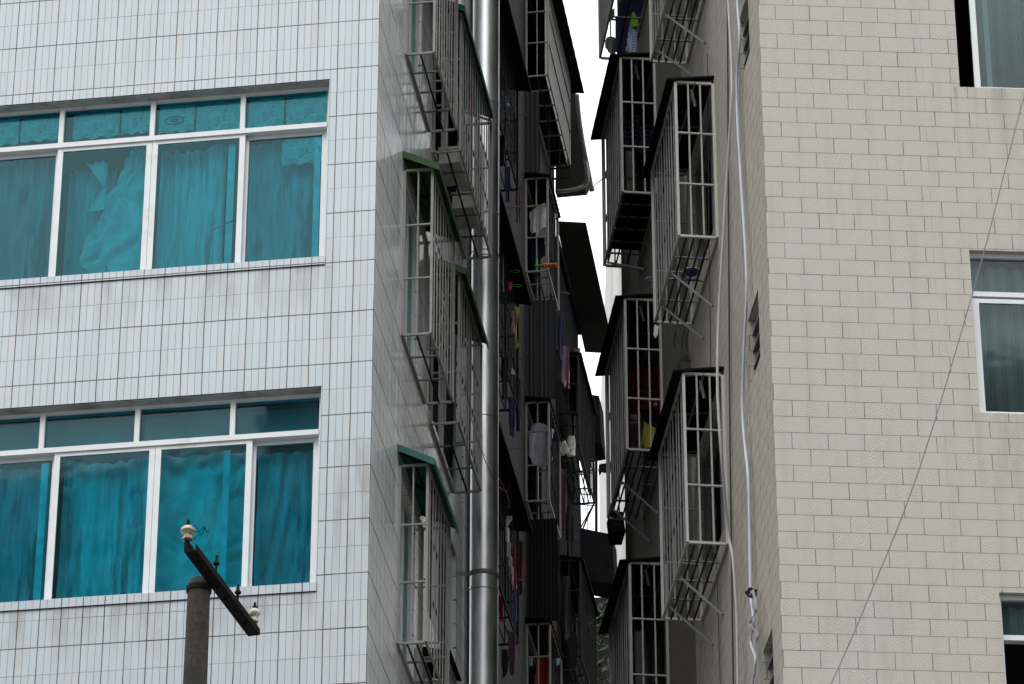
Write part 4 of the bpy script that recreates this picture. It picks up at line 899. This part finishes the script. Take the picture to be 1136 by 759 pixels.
hang('cloth', [(570, 240), (583, 240), (583, 262), (577, 290), (572, 262)], QD(43.1), M['grey_cloth'], 'grey cloth hung left of the duster cage', 'cloth', G_W)
hang('cloth', [(571, 340), (576, 341), (574, 356), (573, 370), (575, 385), (572, 388), (571, 370), (573, 358)], QD(39.3), M['mustard_cloth'], 'twisted mustard yellow strip of cloth behind the duct', 'cloth', G_W, .01)
hang('cloth', [(568.5, 345), (570, 345), (571.5, 370), (568, 370)], QD(39.3), M['pink_cloth'], 'narrow pink cloth next to the mustard strip', 'cloth', G_W, .006)
hang('cloth', [(556, 108), (561, 106), (562, 112), (566, 117), (562, 120), (557, 115)], QD(39.3), M['stripes_blue'], 'small blue striped cloth in the dark behind the duct', 'cloth', G_W, .008)
hang('cloth', [(556, 270), (558.5, 270), (558.5, 324), (556.5, 324)], QD(39.3), M['white_cloth'], 'long thin white cloth against the right edge of the duct', 'cloth', G_W, .006)
hang('cloth', [(561, 573), (568, 572), (569, 577), (564, 583), (566, 600), (568, 620), (571, 636), (574, 655), (569, 655), (566, 638), (562, 615), (560, 590)], QD(39.3), M['white_cloth'], 'long crumpled white cloth low behind the duct', 'cloth', G_W, .015)
hang('cloth', [(570, 607), (572, 610), (573, 640), (571, 680), (569.5, 640)], QD(39.3), M['red_cloth'], 'narrow red cloth right of the long white cloth', 'cloth', G_W, .006)
hang('cloth', [(572, 640), (574, 650), (573, 690), (570.5, 690)], QD(39.3), M['blue_plastic'], 'narrow blue cloth below the red one', 'cloth', G_W, .006)
hang('cloth', [(553.5, 660), (559, 664), (558, 690), (554, 690)], QD(39.3), M['red_cloth'], 'dim red cloth touching the duct near the bottom', 'cloth', G_W, .006)
hang('cloth', [(595, 730), (611, 724), (612, 775), (591, 775)], QD(43.5), M['red_cloth'], 'deep red garment in the lowest cage of the gap', 'cloth', G_W, .03, 8)
hang('cloth', [(587, 731), (591, 730), (591, 739), (587, 740)], QD(43.4), M['lightblue_cloth'], 'pale blue scrap at the left post of the lowest gap cage', 'cloth', G_W, .008)
hang('cloth', [(615, 731), (622, 730), (621, 737), (617, 739), (615, 735)], QD(43.6), M['lightblue_cloth'], 'pale blue scrap right of the lowest gap cage', 'cloth', G_W, .008)
hang('skirt', [(618, 384), (632, 384), (632, 410), (627, 432), (618, 418)], QD(45.4), M['mauve_cloth'], 'dim mauve skirt in the dark left of the sky gap', 'skirt', G_W, .03, 10)
hang('skirt', [(637, 386), (644, 386), (643, 412), (638, 410)], QD(46.4), M['mauve_cloth'], 'small mauve top above the salmon shorts', 'top', G_W, .02, 10)
hang('shorts', [(637.5, 412), (646, 412), (645, 433), (641, 430), (637, 431)], QD(47), M['salmon_cloth'], 'salmon shorts at the edge of the white sky gap', 'shorts', G_W, .02, 8)
hang('shorts', [(626, 410), (632, 411), (632, 433), (626, 428)], QD(46), M['salmon_cloth'], 'darker salmon cloth left of the salmon shorts', 'cloth', G_W, .02, 8)
# right side cages
hang('carrier_bag', [(700, 22), (706, 21), (709, 30), (710, 45), (711.5, 58), (705, 60), (696, 58), (694, 57), (696, 40), (698, 30)], QD(35.9), M['bag_print'], 'white carrier bag with blue dots in the far top cage', 'bag', None, .02, 9, .01)
hang('cloth', [(701, 14), (704, 13), (708, 24), (709, 30), (698, 30), (700, 21)], QD(35.85), M['lime_plastic'], 'lime green cloth peeking from the dotted carrier bag', 'cloth', None, .01, 6)
hang('cloth', [(690, -6), (721, -6), (721, 66), (712, 62), (700, 64), (690, 62), (682, 60), (683, 20)], QD(36.1), M['navy_cloth'], 'large dark navy cloth behind the dotted carrier bag', 'cloth', G_W, .03, 9)
hang('plant_leaf', [(676.5, 12), (682, 9), (682, 20), (677, 21)], QD(36.6), M['lime_plastic'], 'green leafy scrap in the far top cage against the sky', 'leaf', None, .01, 6)
hang('cloth', [(671, 44), (677, 41), (683, 44), (683, 64), (678, 62), (673, 55)], QD(36.6), M['grey_cloth'], 'dull grey bundle in the far top cage against the sky', 'cloth', G_W, .02, 6, .02)
hang('blanket', [(692, 118), (727, 118), (727, 166), (716, 170), (692, 166)], QD(35.9), M['plaid'], 'navy plaid blanket hanging in the far right cage', 'blanket', G_W, .03, 16)
hang('curtain', [(696, 388), (731, 388), (733, 460), (722, 455), (697, 462)], QD(36.0), M['dark_red_cloth'], 'dark red curtain behind the bars of the far right cage', 'curtain', None, .03, 14)
hang('cloth', [(714, 467), (719, 470), (729, 477), (727, 486), (724, 496), (716, 497), (711, 493), (713, 480)], QD(35.6), M['yellow_cloth'], 'yellow cloth hanging in the cage with the dark red curtain', 'cloth', G_W, .02, 8)
hang('cloth', [(698, 473), (705, 469), (711, 472), (711, 490), (708, 497), (698, 492)], QD(35.65), M['mauve_cloth'], 'greyish mauve cloth left of the yellow cloth', 'cloth', G_W, .02, 8)
q = MB(); c = atD(727, 449, 35.6); q.lathe([(.0, -.03), (.02, -.025), (.028, 0), (.02, .022), (0, .028)], c, 12); one('cap', q, M['peach'], 'small peach coloured knob above the yellow cloth', 'cap', None, True)
for (x, y, lab) in ((712, 434, 'wire ring of pegs in front of the dark red curtain'), (710, 452, 'oval peg hanger above the yellow cloth')):
    q = MB(); c = atD(x, y, 35.55); q.tube([c + Vector((.11 * cos(a / 16 * 6.283), .06 * sin(a / 16 * 6.283), .045 * sin(a / 16 * 6.283))) for a in range(17)], .004, 5); q.tube([c + Vector((-.11, 0, 0)), c + Vector((0, 0, .14)), c + Vector((.11, 0, 0))], .003, 5)
    one('peg_hanger', q, M['bar_grey'], lab, 'hanger', 'peg hangers')
for (x, y, D, m_, lab) in ((571, 301, 39.3, 'green_plastic', 'green plastic hanger behind the duct, upper one'), (573, 317, 39.3, 'green_plastic', 'green plastic hanger behind the duct, next to the pink peg')):
    q = MB(); c = atD(x, y, D); q.tube([c + Vector((-.06, 0, -.008)), c + Vector((.03, 0, -.016)), c + Vector((.055, 0, 0)), c + Vector((.03, 0, .016)), c + Vector((-.06, 0, .008))], .004, 5); one('hanger', q, M[m_], lab, 'hanger', 'green hangers')
hang('peg', [(564, 314), (568.5, 313), (567.5, 322), (564.5, 323)], QD(39.25), M['hotpink'], 'bright pink peg beside the green hanger', 'peg', None, .004, 4, .01)
# duster
c0 = atD(593, 295.5, 42.9); c1 = atD(618, 294, 42.9)
dst = empty('duster', c0, 0, label='green and orange ribbed duster poking out of the cage in the gap', cat='duster')
def ribbed(a, b, r, n):
    q = MB(); P = []; R_ = []
    for i in range(n * 3 + 1): P.append(a.lerp(b, i / (n * 3)) - c0); R_.append(r * (.72 if i % 3 == 0 else 1.0))
    q.tube(P, R_, 10); return q
ribbed(c0.lerp(c1, .34), c1, .030, 5).build('brush', M['orange_plastic'], dst, True); ribbed(c0, c0.lerp(c1, .33), .020, 3).build('grip', M['green_plastic'], dst, True)
# basin on the near right cage floor
bc = RP(.17, 3.12, 20.725); q = MB(); q.lathe([(.0, 0), (.085, .0), (.11, .03), (.128, .05), (.132, .055), (.124, .055), (.085, .01), (0, .008)], (0, 0, 0), 32)
M['basin_blue'] = plain('dull_blue_plastic', (.03, .045, .13), .5)
ba = empty('basin', bc + nR * -.03, 0, label='blue washing basin with a white rim on the floor bars of the near right cage', cat='basin'); q.build('bowl', M['basin_blue'], ba, True)
q = MB(); q.tube([((.134 * cos(a / 24 * 6.2832)), .134 * sin(a / 24 * 6.2832), .055) for a in range(25)], .008, 6); q.build('rim', M['white_cloth'], ba, True); ba.scale = (.55, .55, .6)
hang('rag', [(726, 360), (731, 362), (730, 372), (727, 376), (725, 372)], QD(32.9), M['white_cloth'], 'white rag dangling from the far corner of the near right cage', 'rag', None, .006, 5)
q = MB(); c = atD(722, 310, 33.2); q.tube([c + Vector((.05 * cos(a / 12 * 6.283), 0, .022 * sin(a / 12 * 6.283))) for a in range(13)], .006, 5); one('peg_ring', q, plain('purple_plastic', (.10, .06, .22), .5), 'small purple ring hanging outside the near right cage', 'ring')
hang('peg_cluster', [(674, 515), (680, 514), (682, 524), (677, 524)], QD(36.9), M['lightblue_cloth'], 'pale blue cloth knot on the outer bars of the far right cage', 'cloth', G_W, .01, 5, .02)
hang('cloth', [(664, 516), (673, 515), (675, 522), (671, 526), (668, 524), (665, 528)], QD(37.0), M['black_cloth'], 'black cloth sticking out over the sky slit', 'cloth', G_W, .01, 5, .02)
hang('cloth', [(681, 583), (690, 582), (692, 590), (686, 600), (680, 592)], QD(37.1), M['black_cloth'], 'black bundle under the strut of the far right cage', 'cloth', G_W, .01, 5, .03)
# foam boxes on the upper left cage floor
for i, (s, l, z, lab) in enumerate(((3.16, .42, 22.59, 'nearer pale foam box on the floor of the long left cage'), (3.98, .40, 22.585, 'farther pale foam box on the floor of the long left cage'))):
    bx = empty('foam_box', LP(.13, s + l / 2, z), -AL, label=lab, cat='box', group='foam boxes on the cage floor')
    q = MB(); q.span((-.105, -l / 2, 0), (.105, l / 2, .15)); q.build('tub', M['foam'], bx); q = MB(); q.span((-.112, -l / 2 - .008, .152), (.112, l / 2 + .008, .18)); q.build('lid', M['foam'], bx)
# little chrome clip and other faint things
hang('plastic_bag', [(568, 408), (571, 412), (571, 416), (567, 415)], QD(39.3), M['white_cloth'], 'tiny crumpled white bag in the dark behind the duct', 'bag', None, .005, 4)
for (a, b, c_, lab) in (((603, 568), (605, 569), (604, 582), 'upper pale bottle shape below the lilac shirt cage'), ((602, 584), (605, 586), (604, 600), 'lower pale cloth strip below the lilac shirt cage')):
    hang('cloth', [a, b, (c_[0] + 1, c_[1]), (c_[0] - 1, c_[1])], QD(43.6), M['lightblue_cloth'], lab, 'cloth', G_W, .004, 4)
hang('sack', [(622, 493), (628, 490), (630, 504), (622, 506)], QD(45.2), M['foam'], 'pale sack on a ledge beside the sky slit, left one', 'sack', 'pale sacks by the sky slit', .01, 5, .05)
hang('sack', [(632, 486), (636, 485), (636, 507), (631, 507)], QD(45.4), M['foam'], 'pale sack on a ledge beside the sky slit, right one', 'sack', 'pale sacks by the sky slit', .01, 5, .05)

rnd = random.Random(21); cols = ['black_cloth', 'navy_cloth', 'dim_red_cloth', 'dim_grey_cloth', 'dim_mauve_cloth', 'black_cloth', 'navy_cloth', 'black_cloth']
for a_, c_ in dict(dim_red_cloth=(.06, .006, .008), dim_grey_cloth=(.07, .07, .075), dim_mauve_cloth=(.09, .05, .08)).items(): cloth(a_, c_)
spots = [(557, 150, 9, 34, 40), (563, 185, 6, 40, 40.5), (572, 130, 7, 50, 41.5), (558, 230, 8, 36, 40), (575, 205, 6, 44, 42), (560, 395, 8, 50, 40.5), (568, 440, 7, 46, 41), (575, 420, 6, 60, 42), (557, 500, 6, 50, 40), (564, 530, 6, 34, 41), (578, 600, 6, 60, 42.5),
         (614, 470, 9, 60, 44.6), (624, 520, 9, 70, 45.4), (632, 560, 8, 60, 46), (616, 600, 10, 60, 44.8), (628, 640, 10, 70, 45.6), (614, 320, 8, 60, 44.6), (622, 350, 7, 50, 45.3), (618, 700, 9, 50, 44.8), (636, 700, 8, 50, 46.5), (568, 700, 8, 50, 41), (560, 720, 7, 30, 40.4)]
wh = ['hanging by the duct', 'hanging beside the gap cages', 'hanging near the sky slit']
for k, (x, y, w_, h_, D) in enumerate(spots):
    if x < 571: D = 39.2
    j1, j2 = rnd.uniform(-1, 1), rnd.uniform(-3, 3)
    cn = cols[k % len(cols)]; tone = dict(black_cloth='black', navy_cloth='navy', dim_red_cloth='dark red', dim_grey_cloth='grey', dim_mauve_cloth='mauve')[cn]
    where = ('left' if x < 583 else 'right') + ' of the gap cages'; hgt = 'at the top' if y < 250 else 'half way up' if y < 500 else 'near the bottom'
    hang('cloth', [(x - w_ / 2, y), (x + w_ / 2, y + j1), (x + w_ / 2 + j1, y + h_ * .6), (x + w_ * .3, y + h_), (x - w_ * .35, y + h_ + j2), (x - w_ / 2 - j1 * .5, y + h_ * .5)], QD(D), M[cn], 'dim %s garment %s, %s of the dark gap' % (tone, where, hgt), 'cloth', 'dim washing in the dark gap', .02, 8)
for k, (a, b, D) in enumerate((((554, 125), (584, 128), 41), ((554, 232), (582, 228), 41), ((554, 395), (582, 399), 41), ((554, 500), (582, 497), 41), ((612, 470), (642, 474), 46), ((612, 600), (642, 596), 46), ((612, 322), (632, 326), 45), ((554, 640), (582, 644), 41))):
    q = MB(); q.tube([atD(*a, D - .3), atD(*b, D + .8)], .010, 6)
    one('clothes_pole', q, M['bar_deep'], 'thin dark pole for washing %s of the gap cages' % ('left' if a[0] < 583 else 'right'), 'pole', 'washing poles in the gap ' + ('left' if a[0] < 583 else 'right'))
# ------------------------------------------------------------------ tree at the far end
tr = empty('tree', (1.95, 53.2, -.6), 0, label='small dark tree rising at the far end of the alley', cat='tree')
q = MB(); q.tube([(0, 0, 0), (.05, 0, 12), (-.05, 0, 24), (.05, 0, 28.2)], [.28, .2, .12, .03], 10)
for k in range(8): a = k * .8; q.tube([(0, 0, 25 + k * .3), (.5 * cos(a), .5 * sin(a), 26 + k * .3)], [.04, .01], 6)
q.build('trunk', M['bark'], tr, True)
q = MB(); rnd = random.Random(2)
for k in range(2600):
    a = rnd.uniform(0, 6.28); r = 1.1 * rnd.random() ** .6; z = 26.9 + rnd.uniform(-1.6, 1.7); r *= max(.1, 1 - ((z - 26.9) / 2.1) ** 2) ** .5
    c = Vector((r * cos(a), r * sin(a), z)); d = Vector((rnd.uniform(-1, 1), rnd.uniform(-1, 1), rnd.uniform(-1, 1))).normalized(); e = d.orthogonal().normalized(); l = rnd.uniform(.05, .1)
    q.quad([c - d * l, c + e * l * .4, c + d * l, c - e * l * .4])
q.build('crown', M['leaf'], tr)
